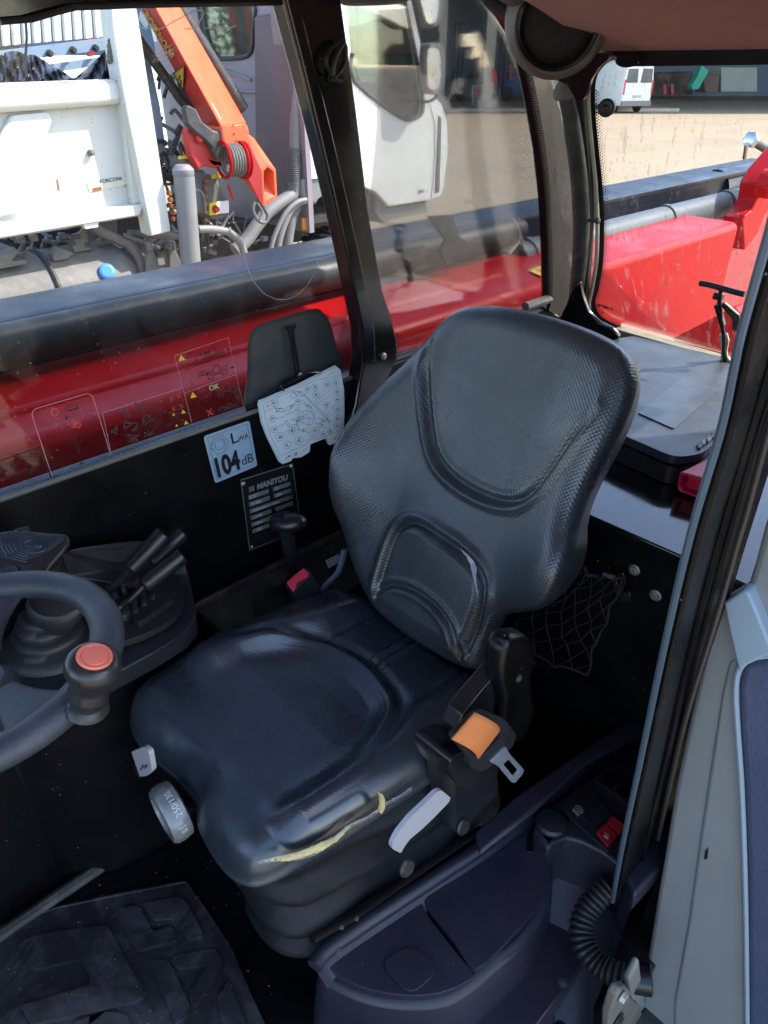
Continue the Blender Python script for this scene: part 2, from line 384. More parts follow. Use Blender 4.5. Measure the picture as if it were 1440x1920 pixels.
m_ = MB().tube([(1.06,1.07,1.757),(1.70,1.07,1.757)], .007, 8); m_.build('window_seal', BLKD, cab)
# glazing of the right side
p_ = MB().box((-.95,1.098,1.742),(1.0,1.103,2.44)).build('window_pane', GLW, cab)
p_ = MB().box((1.0,1.098,1.742),(1.73,1.103,2.44)).build('window_pane', GLW, cab)
# header over the side windows
hp = pts([(-330,80),(0,38),(60,33),(105,20),(140,11),(250,7),(540,2),(700,-10),(880,-16),(960,-12)], y=1.062)
hp += [Vector((1.60,1.062,2.6)), Vector((-1.0,1.062,2.6))]
MB().prism(hp, (0,.03,0)).build('window_header', BLKG, cab, bevel=.004)
MB().tube(pts([(0,40),(60,35),(105,22),(140,13),(250,9),(540,4)], y=1.058), .004, 8).build('header_gasket', RUB, cab)
# middle pillar
lf = [(519,-60),(537,0),(570,130),(600,250),(628,370),(652,480),(667,555),(680,620),(681,680),(668,760),(650,815)]
rt = [(630,-60),(640,0),(668,200),(692,400),(718,545),(736,600),(745,640),(745,675),(728,712),(700,765),(688,815)]
MB().prism(pts(lf, y=1.045) + pts(rt[::-1], y=1.045), (0,.04,0)).build('window_pillar', BLKG, cab, bevel=.004)
rail = [(a+13, b) for a, b in lf[:-2]]
r_ = MB(); ra = pts(lf[:-2], y=1.03); rb = pts([(a+24, b) for a, b in lf[:-2]], y=1.03); r_.prism(ra+rb[::-1], (0,.014,0))
r_.build('pillar_rail', BLKG, cab, bevel=.004)
bolt(pt(719,668,y=1.044), (0,-1,0), .0055, .006, cab)
# coat clip on the pillar
cl = MB(); cp = smoothpath(pts([(622,140),(612,120),(616,98),(636,78),(648,88),(646,118),(634,138),(626,146)], y=1.03), 5)
cl.tube(cp, .0035, 8); cl.tube(smoothpath(pts([(624,142),(626,118),(634,96),(644,80)], y=1.022), 4), .004, 8)
cl.tube(pts([(618,146),(640,150)], y=1.036), .006, 10); cl.build('coat_hook', PLA, cab)
# rear corner: curved frame of the side window, dusty corner plate, gussets
fl = [(872,-14),(925,2),(950,30),(972,66),(990,116),(1006,196),(1020,280),(1029,370),(1033,470),(1034,555),(1026,584)]
fr = [(960,-18),(985,20),(1010,70),(1032,130),(1054,210),(1068,300),(1076,400),(1082,480),(1078,560),(1066,606)]
MB().prism(pts(fl, y=1.05)+pts(fr[::-1], y=1.05), (0,.035,0)).build('corner_pillar', BLKG, cab, bevel=.006)
cpA = [(1056,110),(1076,200),(1086,290),(1092,400),(1092,500),(1084,560),(1078,600),(1096,606),(1098,560),(1104,480),(1107,400),(1103,310),(1096,230),(1092,160),(1090,120)]
cpl = MB().prism(RPL(cpA, .035), RN*.02); cpl.build('corner_plate', BLKD, cab, bevel=.003)
# rounded tube of the corner post with its shoulder
cy = smoothpath([RP(1060,170,.05), RP(1072,230,.05), RP(1085,330,.05), RP(1090,420,.05), RP(1086,500,.05), RP(1076,580,.05)], 6)
MB().tube(cy, [.016+.004*math.sin(i/len(cy)*3.1) for i in range(len(cy))], 14).build('corner_tube', BLKD, cab)
MB().lathe([(.021,-.012),(.023,-.004),(.023,.004),(.012,.02)], RP(1058,172,.05), (-.2,0,.9), 18).build('tube_shoulder', GRMET, cab)
gt = [(1005,95),(1065,112),(1100,105),(1145,100),(1140,112),(1122,128),(1108,150),(1100,176),(1092,190),(1082,192),(1072,176),(1062,158),(1040,150),(1022,130)]
MB().prism(RPL(gt, .085), RN*.012).build('gusset_plate', BLKG, cab, bevel=.002)
gb = [(1048,600),(1062,570),(1074,540),(1086,530),(1092,556),(1102,586),(1122,606),(1148,618),(1160,632),(1156,642),(1128,634),(1090,618)]
MB().prism(RPL(gb, .075), RN*.012).build('gusset_plate', BLKG, cab, bevel=.002)
MB().tube(pts([(985,575),(1030,560)], y=1.06), .012, 8).build('seal_foot', BLKD, cab)
# rear window: pane, seal, frit band, sill
zt, zb = 2.42, 1.66
xb = 1.72-(zb-1.70)*.22/.61; xt = 1.72-(zt-1.70)*.22/.61
MB().prism([(xb,.10,zb),(xb,1.09,zb),(xt,1.09,zt),(xt,.10,zt)], RN*.005).build('rear_window_pane', GLR, cab)
sealp = [(1150,108),(1126,118),(1108,140),(1103,170),(1104,215),(1110,280),(1117,350),(1120,420),(1118,490),(1110,540),(1104,570),(1108,592),(1128,608),(1152,618)]
sp_ = smoothpath(RPL(sealp, .018), 5)
MB().tube(sp_, .0048, 8).build('rear_window_seal', CREAM, cab)
fb = MB(); A = smoothpath(RPL([(a+4,b) for a,b in sealp], .004), 5); B = smoothpath(RPL([(a+13,b+(0 if b<560 else -6)) for a,b in sealp], .004), 5)
fb.loft([A,B], closed=False, cap=False); fb.build('frit_band', FRITB, cab)
sill = MB(); s0 = RPL([(1152,617),(1450,702)], .02); s1 = RPL([(1150,629),(1450,716)], .02)
sill.prism([s0[0],s0[1],s1[1],s1[0]], RN*.02); sill.build('rear_window_seal', CREAM, cab, bevel=.003)
sb = MB(); s0 = RPL([(1140,630),(1450,717)], .03); s1 = RPL([(1150,650),(1450,738)], .03)
sb.prism([s0[0],s0[1],s1[1],s1[0]], RN*.05); sb.build('rear_sill', BLKG, cab, bevel=.004)
top = MB(); s0 = RPL([(1120,85),(1460,80)], .012); s1 = RPL([(1172,125),(1460,121)], .012)
top.prism([s0[0],s0[1],s1[1],s1[0]], RN*.006); top.build('window_top_band', FRITB, cab)
# rear bulkhead and shelf
MB().box((.956,.16,1.0),(.975,1.076,1.652)).build('rear_bulkhead', BLK, cab)
MB().box((.948,.16,1.655),(1.755,1.076,1.668)).build('rear_shelf', BLKG, cab, bevel=.003)
for a, b in ((1190,1068),(1230,1116)): bolt(pt(a,b,x=.955), (-1,0,0), .0075, .007, cab)
# unseen panel added to keep sun out at the left rear quarter, front firewall, roof
MB().box((.80,.10,.95),(1.74,.14,2.5)).build('quarter_sun_block', BLK, cab)
MB().box((-1.0,.12,.93),(-.95,1.1,1.75)).build('front_wall', BLK, cab)
for yy in (.10,1.06): MB().box((-1.0,yy,1.7),(-.93,yy+.06,2.55)).build('front_pillar', BLKG, cab)
MB().box((-1.05,.06,2.54),(2.02,1.22,2.60)).build('roof_with_shade_overhang', BLKG, cab, bevel=.02)  # rear overhang added past the cab to throw shade on the boom
MB().box((-1.0,.10,2.44),(.9,.15,2.54)).build('door_header', BLKG, cab, bevel=.008)
# headliner: a padded section swept across the cab, with puckers near its rear hem
hl = MB(); prof = [(1.545,2.345),(1.535,2.328),(1.515,2.3235),(1.46,2.337),(1.36,2.364),(1.2,2.405),(1.0,2.44),(.7,2.47),(.2,2.49),(-.9,2.50)]
pr = smoothpath([Vector((a,0,b)) for a,b in prof], 8); rows = []
for j in range(121):
    y = .16+.75*j/120; row = []
    for p in pr:
        dz = 0
        for (cx_, cy_, ang_) in ((1.22,.735,.5),(1.22,.655,.5),(1.19,.59,.6),(1.22,.52,.5)):
            dx, dy = p.x-cx_, y-cy_; a_ = dx*math.cos(ang_)+dy*math.sin(ang_); b_ = -dx*math.sin(ang_)+dy*math.cos(ang_)
            dz += .010*math.exp(-(a_/.05)**2-(b_/.011)**2) - .006*math.exp(-(a_/.05)**2-((b_-.02)/.014)**2)
        row.append(Vector((p.x, y, p.z+dz)))
    rows.append(row)
hl.loft(rows, closed=False, cap=False); hl.build('headliner', HEAD, cab)
MB().box((-.9,.9,2.43),(1.50,1.062,2.52)).build('headliner_edge', PLGREY, cab, bevel=.02, seg=3)
MB().lathe([(.0,-.01),(.035,-.008),(.045,0),(.02,.02)], pt(700,-4,y=1.02), (0,0,1), 20, sx=1.8).build('lamp_nub', PLGREY, cab)
# small things on the rear glass
k_ = MB(); kc = RP(1143,200,.0); kd = (RP(1132,204,.04)-kc).normalized()
k_.lathe([(.012,-.004),(.014,0),(.012,.012),(.017,.014),(.0175,.024),(.014,.028),(.007,.029),(.006,.040),(.004,.042)], kc, kd, 22)
k_.build('rubber_buffer', RUB, cab)
q_ = MB(); a_ = RP(1092,412,.05); b_ = RP(1118,414,.05); q_.tube([a_, a_*.5+b_*.5, b_], [.004,.004,.004], 10); q_.lathe([(.006,0),(.007,.002),(.007,.007),(.004,.008)], b_, (b_-a_), 14)
q_.build('hinge_pin', PLAS, cab)
h_ = MB(); h_.lathe([(.012,0),(.014,.004),(.012,.012),(.004,.013)], RP(1178,108,.03), (-.8,-.3,-.5), 16, sx=1.8); h_.build('hinge_cap', PLAS, cab)
# window latch
la = thing('window_latch', 'black T-handled latch on a cream bracket at the bottom of the rear window', 'latch', RP(1358,668,.02))
t_ = MB(); t_.tube(smoothpath(RPL([(1312,531),(1330,534),(1355,541),(1380,548),(1396,552)], .06), 4), .0062, 10, flat=.8); t_.build('t_handle', RUB, la)
t_ = MB(); t_.obox(RP(1350,590,.052), .055, .010, .014, RP(1361,625,.05)-RP(1340,550,.055), (1,0,0)); t_.lathe([(.008,-.01),(.008,.01)], RP(1347,556,.055), (0,1,0), 14); t_.tube(smoothpath([RP(1354,540,.06), RP(1349,560,.058), RP(1352,600,.053), RP(1357,632,.046), RP(1357,660,.038), RP(1360,676,.034)], 4), .0048, 8); t_.build('latch_body', PLAS, la, bevel=.0015)
t_ = MB(); t_.prism(RPL([(1350,572),(1357,568),(1385,592),(1388,612),(1380,622),(1372,618),(1372,600)], .045), RN*.008); t_.build('latch_link', BLKD, la, bevel=.0015)
t_ = MB(); t_.prism(RPL([(1347,628),(1362,626),(1366,640),(1362,660),(1364,672),(1372,680),(1350,678),(1352,655)], .035), RN*.006); t_.build('latch_bracket', CREAM, la, bevel=.0015)

# ---------------------------------------------------------------- door post and sill (parts of the cab)
PY = .20
pl = [(1462,340),(1436,439),(1387,615),(1371,690),(1345,812),(1290,1000),(1240,1215),(1195,1430),(1163,1580),(1143,1690),(1140,1760),(1160,1815)]
prr = [(1620,340),(1570,439),(1500,615),(1478,690),(1430,850),(1378,1020),(1322,1215),(1276,1400),(1243,1540),(1216,1690),(1192,1790),(1180,1830)]
MB().prism(pts(pl, y=PY)+pts(prr[::-1], y=PY), (0,-.012,0)).build('door_post', POST, cab, bevel=.003)
ps = MB(); e1 = smoothpath(pts([(a+5, b) for a, b in pl[:-2]], y=PY-.008), 4); ps.tube(e1, .0038, 8); ps.build('post_seal', mat('blue_grey_seal', (.045,.07,.10), .45, bump=.1), cab)
ch = MB()
for off, w in ((66,5),(84,3)):
    f_ = lambda t: [((1-u)*a[0]+u*b[0], (a[1]+b[1])/2) for (a, b) in zip(pl[:-1], prr[:-1]) for u in (t,)]
    ch.tube(smoothpath(pts(f_(off/100.), y=PY-.013), 4), .0022+w*.0002, 8)
ch.build('post_channel', POST, cab)
br = MB(); br.tube(smoothpath(pts([(1452,770),(1424,870),(1396,975),(1385,1010),(1354,1121),(1326,1215),(1303,1288),(1277,1380),(1254,1480),(1234,1574)], y=PY-.02), 4), .0035, 10)
br.build('post_edge_trim', mat('bronze_trim', (.035,.028,.026), .3), cab)
kp = MB(); kp.prism(pts([(1228,1592),(1248,1580),(1246,1640),(1222,1692),(1208,1688)], y=PY-.01), (0,.01,0)); kp.build('striker_plate', GPIPE, cab, bevel=.003)
MB().box((-.95,-.35,.84),(1.2,.11,.90)).build('entry_step', BLKD, cab, bevel=.006)
MB().box((-.95,.115,.93),(.82,.185,1.035)).build('door_sill', BLKG, cab, bevel=.006)
MB().tube([(-.95,.192,1.03),(.74,.192,1.03)], .006, 8).build('sill_seal', RUB, cab)

# ---------------------------------------------------------------- open door
DX = .745
door = thing('cab_door', 'open cab door with grey inner trim, slate grained armrest pad and moulded pull at right edge of photo', 'door', (DX,-.2,.95))
def DP(l, x=DX): return pts(l, x=x)
gp = [(1172,1990),(1196,1900),(1212,1800),(1228,1700),(1245,1600),(1264,1480),(1284,1380),(1304,1290),(1322,1200),(1333,1160),(1352,1130),(1385,1110),(1400,1098),(1412,1060),(1430,990),(1450,930),(1600,800),(2100,900),(2000,2500),(1300,2500)]
d1 = MB().prism(DP(gp), (.03,0,0)); d1.build('trim_panel', GREY, door, bevel=.008, seg=3)
# crease along the trim: a slightly proud inner field
fld = [(1262,1880),(1290,1720),(1312,1560),(1330,1440),(1352,1300),(1366,1240),(1382,1235),(1388,1300),(1392,1500),(1396,1750),(1398,1900),(1380,2100),(1260,2100)]
d2 = MB().prism(DP(fld, DX-.004), (.03,0,0)); d2.build('trim_field', GREY, door, bevel=.012, seg=4)
hd = [(1356,1130),(1394,1106),(1404,1112),(1420,1150),(1436,1190),(1450,1226),(1430,1234),(1400,1248),(1386,1262),(1380,1240),(1366,1180)]
MB().prism(DP(hd, DX-.018), (.03,0,0)).build('pull_moulding', GREYL, door, bevel=.007, seg=4)
pad = [(1520,1215),(1450,1234),(1412,1240),(1392,1256),(1384,1290),(1386,1360),(1394,1480),(1400,1640),(1402,1800),(1404,2050),(1700,2050),(1700,1215)]
MB().prism(DP(pad, DX-.012), (.03,0,0)).build('armrest_pad', NAVY, door, bevel=.009, seg=4)
MB().tube(smoothpath(DP([(1460,1228),(1412,1234),(1388,1252),(1380,1290),(1383,1360),(1391,1480),(1397,1640),(1400,1800),(1402,2000)], DX-.010), 4), .0035, 8).build('pad_welt', GREYL, door)
MB().box((DX+.03,-.75,.93),(DX+.055,.165,2.0)).build('door_skin', BLKG, door)
MB().box((DX+.036,-.75,2.0),(DX+.04,.16,2.38)).build('door_glass', GLW, door)
c_ = MB(); c_.prism(DP([(1322,1596),(1328,1590),(1326,1610),(1320,1612)], DX-.0055), (.001,0,0)); c_.build('trim_nick', INK, door)
# hinge arm at the foot of the door
hg = MB(); hg.prism(pts([(1140,1960),(1143,1905),(1155,1868),(1164,1853),(1176,1850),(1184,1862),(1182,1872),(1196,1880),(1205,1900),(1205,1990)], y=.105), (0,.012,0)); hg.build('hinge_arm', GRMET, door, bevel=.003)
bolt(pt(1166,1868,y=.103), (0,-1,0), .007, .006, door); bolt(pt(1158,1914,y=.103), (0,-1,0), .010, .006, door, BLKD)
hs = MB(); hs.prism(pts([(1180,1840),(1200,1800),(1205,1850),(1215,1900),(1205,1950),(1190,1920)], y=.108), (0,.01,0)); hs.build('hinge_skirt', GPIPE, door, bevel=.004)

# ---------------------------------------------------------------- loudspeaker
spk = thing('loudspeaker', 'round black mesh loudspeaker in a grey brown pod under the headliner', 'speaker', (1.36,.93,2.30))
SN = Vector((-.74,-.56,-.22)).normalized(); sc_ = pt(1047,46,x=1.34)
s_ = MB(); s_.lathe([(.0,-.09),(.06,-.085),(.10,-.05),(.096,-.02),(.088,-.004),(.080,.006),(.076,.004),(.074,-.004)], sc_, SN, 48, cap=False); s_.build('speaker_pod', PLGREY, spk)
s_ = MB(); s_.lathe([(.0755,-.006),(.0755,.004),(.070,.008),(.066,.004),(.064,-.004)], sc_, SN, 48, cap=False); s_.build('bezel', PLAS, spk)
s_ = MB(); s_.lathe([(.067,-.006),(.060,.001),(.045,.006),(.025,.009),(0.001,.010)], sc_, SN, 48); 
gm = mat('speaker_mesh', (.012,.011,.012), .55); n_ = gm.node_tree.nodes; l_ = gm.node_tree.links
t1 = n_.new('ShaderNodeTexCoord'); vo_ = n_.new('ShaderNodeTexVoronoi'); vo_.inputs['Scale'].default_value = 480; vo_.inputs['Randomness'].default_value = 0
l_.new(t1.outputs['Object'], vo_.inputs['Vector']); bpn = n_.new('ShaderNodeBump'); bpn.inputs['Distance'].default_value = .0012
l_.new(vo_.outputs[0], bpn.inputs['Height']); l_.new(bpn.outputs[0], n_['Principled BSDF'].inputs['Normal'])
s_.build('grille', gm, spk)
s_ = MB(); s_.loft([[pt(a,b,y=1.0) for a,b in ((890,-30),(930,0),(965,18),(985,30),(1000,60),(1040,60),(1060,-30))],
                    [pt(a,b,y=.97) for a,b in ((900,-40),(940,-6),(975,8),(996,28),(1010,50),(1040,50),(1060,-40))]], closed=True); s_.build('pod_arm', PLGREY, spk, bevel=.006)
# ================================================================ OPERATOR SEAT
seat = thing('operator_seat', 'black moulded vinyl operator seat with woven dot relief, torn near its front corner', 'seat', (.47,.65,1.0))
def pdist(P, line):
    """distance of N points to a polyline, and signed side"""
    L = np.array(line, float); best = np.full(len(P), 9.); 
    for a, b in zip(L[:-1], L[1:]):
        d = b-a; t = np.clip(((P-a)@d)/max(d@d,1e-12), 0, 1); q = P-(a+t[:,None]*d); best = np.minimum(best, np.hypot(q[:,0], q[:,1]))
    return best
def spl(l, k=8, closed=False): return [(p.x, p.y) for p in smoothpath([Vector((a,b,0)) for a,b in l], k, closed)]
def inside(P, poly):
    L = np.array(poly); x, y = P[:,0], P[:,1]; r = np.zeros(len(P), bool); n = len(L)
    for i in range(n):
        x1,y1 = L[i]; x2,y2 = L[(i+1)%n]
        if y1 == y2: continue
        c = ((y1 > y) != (y2 > y)) & (x < (x2-x1)*(y-y1)/(y2-y1)+x1); r ^= c
    return r
def resample(poly, n):
    P = np.array(poly+[poly[0]], float); s = np.r_[0, np.cumsum(np.hypot(*np.diff(P, axis=0).T))]
    t = np.linspace(0, s[-1], n, endpoint=False); return np.c_[np.interp(t, s, P[:,0]), np.interp(t, s, P[:,1])]
def cushion(name, outline, centre, height, fn, mtl, nA=520, nR=200, skirt=None, weave=None):
    """closed cushion skin: rings from the centre to the outline, then rolled over the edge"""
    O = resample(outline, nA); C0 = np.array(centre); rings = []; 
    S = np.linspace(0.004, 1, nR)**.85
    for s in S: rings.append(C0+(O-C0)*s)
    allp = np.concatenate(rings); H = height(allp)
    vs = [fn(p[0], p[1], h) for p, h in zip(allp, H)]; uv = [(p[0], p[1]) for p in allp]
    wv = (weave(allp) if weave else np.ones(len(allp))).tolist()
    hE = H[-nA:]; 
    c1 = np.mean(O, axis=0)
    for (inset, drop) in skirt:
        for i in range(nA):
            d = O[i]-c1; L = math.hypot(*d); p = O[i]-d/L*inset; h = hE[i]*max(0, 1-drop*14) - drop
            vs.append(fn(p[0], p[1], h)); uv.append((O[i][0]+d[0]/L*drop, O[i][1]+d[1]/L*drop)); wv.append(1.)
    nr = nR+len(skirt)
    mb = MB(); mb.add(vs, [(i*nA+k, i*nA+(k+1)%nA, (i+1)*nA+(k+1)%nA, (i+1)*nA+k) for i in range(nr-1) for k in range(nA)]+[tuple(range(nA))])
    ob = mb.build(name, mtl, seat, ang=80)
    me = ob.data; ul = me.uv_layers.new(name='UVMap'); li = np.zeros(len(me.loops), int); me.loops.foreach_get('vertex_index', li)
    U = np.array(uv)[li]; ul.data.foreach_set('uv', U.ravel())
    at = me.attributes.new('weave', 'FLOAT', 'POINT'); at.data.foreach_set('value', wv)
    return ob
VB = vinyl('seat_back_vinyl', (.029,.035,.042), .35, .0066, .00018, wear=.16)
VP = vinyl('seat_pan_vinyl', (.022,.029,.040), .27, .0062, .00010, wear=.10)
ra_ = math.radians(24); BO = Vector((.667,.64,1.49)); BV = Vector((math.sin(ra_),0,math.cos(ra_))); BNn = Vector((-math.cos(ra_),0,math.sin(ra_)))
def bfn(u, v, h):
    return BO + Vector((0,u,0)) + BV*v + BNn*h
farh = [(.08,-.015),(.118,.0),(.143,.018),(.168,.041),(.196,.084),(.222,.134),(.236,.189),(.248,.238),(.240,.303),(.214,.363),(.182,.422),(.158,.471),(.135,.513),(.10,.540),(.04,.553)]
nearh = [(.10,-.015),(.137,-.002),(.143,.032),(.143,.064),(.152,.103),(.186,.130),(.222,.160),(.240,.206),(.239,.249),(.226,.283),(.220,.315),(.220,.361),(.226,.423),(.224,.474),(.213,.510),(.186,.537),(.138,.550),(.07,.556)]
outl = spl([(0,-.022)] + [(a,b) for a,b in farh] + [(0,.556)] + [(-a,b) for a,b in nearh[::-1]], 6, True)
pocket = spl([(.131,.455),(.125,.425),(.110,.385),(.089,.344),(.062,.306),(.030,.284),(-.020,.272),(-.078,.271),(-.117,.283),(-.142,.310),(-.157,.350),(-.172,.400),(-.188,.446)], 10)
lumb = spl([(.079,.020),(.081,.075),(.079,.128),(.068,.160),(.041,.178),(-.012,.178),(-.067,.170),(-.103,.155),(-.120,.128),(-.124,.084),(-.122,.035),(-.113,.0)], 10)
arc_ = spl([(.072,.036),(.052,.058),(.020,.071),(-.015,.075),(-.050,.071),(-.082,.057),(-.105,.034),(-.117,.004)], 10)
def sgn(P, line, closeup):
    d = pdist(P, line); return np.where(inside(P, list(line)+list(closeup)), d, -d)
def ends(P, line, r0, r1):
    e = np.minimum(np.hypot(*(P-np.array(line[0])).T), np.hypot(*(P-np.array(line[-1])).T)); return np.clip((e-r0)/(r1-r0), 0, 1)
def bheight(P):
    u, v = P[:,0], P[:,1]; e = pdist(P, outl+[outl[0]])
    g = lambda d, w: np.exp(-(d/w)**2); uc = u+.012
    wing = .060*np.clip((np.abs(uc)-.105)/.13, 0, 1)**1.35*np.exp(-((v-.20)/.125)**2)
    wing += .026*np.clip((np.abs(uc)-.10)/.12, 0, 1)**1.4*np.exp(-((v-.40)/.13)**2)
    h = wing + .010*np.exp(-((v-.17)/.10)**2)*np.exp(-(uc/.09)**2) + .008*np.clip((v-.42)/.13,0,1)**2
    s = sgn(P, pocket, [(-.19,.9),(.13,.9)]); en = ends(P, pocket, .0, .05)
    h += en*(.0070*g(s+.011, .0075) - .0085*g(s-.001, .0062)) - .004*np.clip(s/.02, 0, 1)*np.clip((.44-v)/.12, 0, 1)
    s = sgn(P, lumb, []); en = np.clip((v-.0)/.03, 0, 1)
    h += en*(-.0075*g(s+.001, .006) + .006*g(s+.014, .008) + .008*np.clip(s/.014, 0, 1))
    s = sgn(P, arc_, []); h += np.clip(v/.02,0,1)*(-.0070*g(s, .0052) + .0045*g(s-.011, .006) + .003*g(s+.010, .005))
    r = .040; q = np.clip(r-e, 0, r); h -= .9*(r-np.sqrt(np.maximum(r*r-q*q, 0)))
    return h
cushion('backrest', outl, (-.01,.27), bheight, bfn, VB, skirt=[(-.001,.006),(.000,.014),(.002,.024),(.004,.036),(.007,.048),(.012,.060),(.022,.072),(.05,.082)])
# scuffs on the lumbar pad (worn white vinyl) as their own thin skin
def onback(l, lift=.0028):
    out = []
    for u, v in l:
        h = bheight(np.array([[u, v]]))[0]; out.append(bfn(u, v, h+lift))
    return out
sc = MB(); up_, lo_ = [], []
for i in range(15):
    t = i/14; u = -.055-.064*t; v = .176-.010*t-.052*t**2.6; w = .0065*math.sin(math.pi*min(1,t*1.02))**.6*(1-.5*t)*random.uniform(.7,1.2)+.0004
    up_.append((u, v+w)); lo_.append((u-.001, v-w))
A = onback(up_); B = onback(lo_); sc.loft([A, B], closed=False, cap=False)
sc.build('worn_patch', mat('scuffed_vinyl', (.38,.41,.45), .9, bump=1, bscale=400, var=.4, vscale=150), seat)

# seat pan
PXc, PYc = .45, .65
pan = [(.240,.625),(.233,.59),(.230,.55),(.236,.515),(.258,.490),(.32,.470),(.42,.455),(.52,.445),(.62,.440),(.70,.448),(.725,.49),(.735,.65),(.72,.83),(.69,.875),(.60,.898),(.50,.908),(.42,.912),(.34,.908),(.285,.890),(.258,.86),(.248,.81),(.250,.765),(.256,.735),(.260,.70),(.259,.665),(.250,.645)]
pano = spl(pan, 7, True)
well = spl([(.285,.835),(.36,.835),(.44,.818),(.51,.782),(.552,.728),(.566,.66),(.556,.595),(.535,.560),(.48,.538),(.40,.532),(.33,.532),(.29,.535)], 8)
ridge = spl([(.36,.852),(.44,.846),(.52,.815),(.575,.765)], 6)
ridgeN = spl([(.30,.515),(.40,.505),(.50,.505),(.575,.545)], 6)
wellpoly = well+[(.2,.535),(.2,.835)]
def pheight(P):
    x, y = P[:,0], P[:,1]; e = pdist(P, pano+[pano[0]]); g = lambda d, w: np.exp(-(d/w)**2)
    h = -.004*np.exp(-((x-.42)/.12)**2)*np.exp(-((y-.665)/.10)**2) - .012*np.clip((.29-x)/.07,0,1)**2 + .006*g(x-.30, .03)
    for rx, ry, sg_, x0, amp in (([.36,.45,.52,.60,.70],[.838,.834,.815,.790,.785],1,.385,.026), ([.28,.40,.50,.62,.70],[.510,.500,.497,.505,.520],-1,.305,.019)):
        q = (y-np.interp(x, rx, ry))*sg_; env = np.clip((x-x0+.022)/.045, 0, 1)**.8*(1-.45*np.clip((x-.55)/.15, 0, 1))
        h += amp*env*np.where(q > 0, np.exp(-(q/.060)**2), np.exp(-(q/.028)**2))
    s = sgn(P, well, [(.2,.535),(.2,.835)]); rear = np.clip((x-.44)/.07, 0, 1)
    h += rear*(-.009*np.clip(s/.02, 0, 1) + .008*g(s+.012, .009) - .005*g(s+.034, .010))
    sm = np.clip((x-.575)/.03, 0, 1)
    for yy in (.645,): h += sm*(.004*g(np.abs(y-yy)-.010, .004) - .003*g(y-yy, .004))
    for yy in (.745,.535): h -= sm*.006*g(y-yy, .006)
    h -= .010*np.clip((x-.60)/.12, 0, 1)
    r = .048; q = np.clip(r-e, 0, r); h -= .92*(r-np.sqrt(np.maximum(r*r-q*q, 0)))
    h -= .010*np.exp(-((x-.262)/.03)**2-((y-.69)/.055)**2)
    return h
def pfn(x, y, h): return Vector((x, y, 1.452+h))
cushion('seat_cushion', pano, (.45,.65), pheight, pfn, VP, skirt=[(-.002,.010),(-.004,.020),(-.004,.030),(-.001,.040),(.005,.049),(.014,.056),(.03,.060)], weave=lambda P: np.clip(1.25-np.abs(pheight(P))*14, .25, 1)*np.where(P[:,0]>.60, .5, 1)*np.clip((pdist(P, pano+[pano[0]])-.015)/.03, .12, 1))
# foam showing through the torn cover along the near side
def sidept(x, z, out=.0): 
    yy = np.interp(x, [.232,.258,.32,.42,.52,.62,.70], [.52,.490,.470,.455,.445,.440,.448]); return Vector((x, yy-out, z))
TX = [(483,1616),(500,1612),(520,1609),(545,1606),(570,1599),(600,1588),(625,1572),(655,1548),(690,1530),(712,1515),(726,1504),(745,1494),(770,1478)]
tw = [.5,1.3,3,6.5,8.5,8,4.5,1.8,.9,1,.8,.7,.4]
fo = MB(); fa, fb2 = [], []
for i, ((a, b), w) in enumerate(zip(TX, tw)):
    p = pt(a, b, y=.49)
    for _ in range(6): p = pt(a, b, y=sidept(p.x, p.z).y-.010)
    k = w*.00095; n1 = random.uniform(.7,1.2)
    base = Vector(p)
    fa.append(base+Vector((0,.0,k*n1))); fb2.append(base-Vector((0,0,k*.9)))
fa_, fb_s = smoothpath(fa, 6), smoothpath(fb2, 6); rowsf = []
for k in range(8):
    t = k/7; rowsf.append([a.lerp(b, t)+Vector((random.gauss(0,.0003), -.0055*math.sin(math.pi*t)*min(1,(a-b).length/.006)+random.gauss(0,.0005), random.gauss(0,.0004))) for a, b in zip(fa_, fb_s)])
fo.loft(rowsf, closed=False, cap=False); fo.build('exposed_foam', FOAM, seat, ang=25)
f2 = MB(); F = [pt(a,b,y=.438) for a,b in ((712,1487),(718,1490),(722,1500),(722,1515),(716,1526),(712,1524),(715,1508),(714,1496))]; f2.prism(F, (0,.004,0)); f2.build('exposed_foam', FOAM, seat)
rim = MB()
for off, dz in ((.0085,.0085),):
    rim.tube([p+Vector((0,-.002,.002+random.uniform(-.0008,.0012))) for p in smoothpath(fa, 4)], .0007, 6)
    rim.tube([p+Vector((0,-.002,-.001+random.uniform(-.001,.0008))) for p in smoothpath(fb2, 4)], .0005, 6)
for i in range(26):
    p = random.choice(smoothpath(fa, 4)); rim.tube([p, p+Vector((random.uniform(-.002,.002), -.003, random.uniform(.002,.006)))], [.0006,.0002], 4)
rim.build('torn_edge', mat('torn_vinyl_backing', (.33,.33,.33), .9, bump=.5, bscale=500), seat)
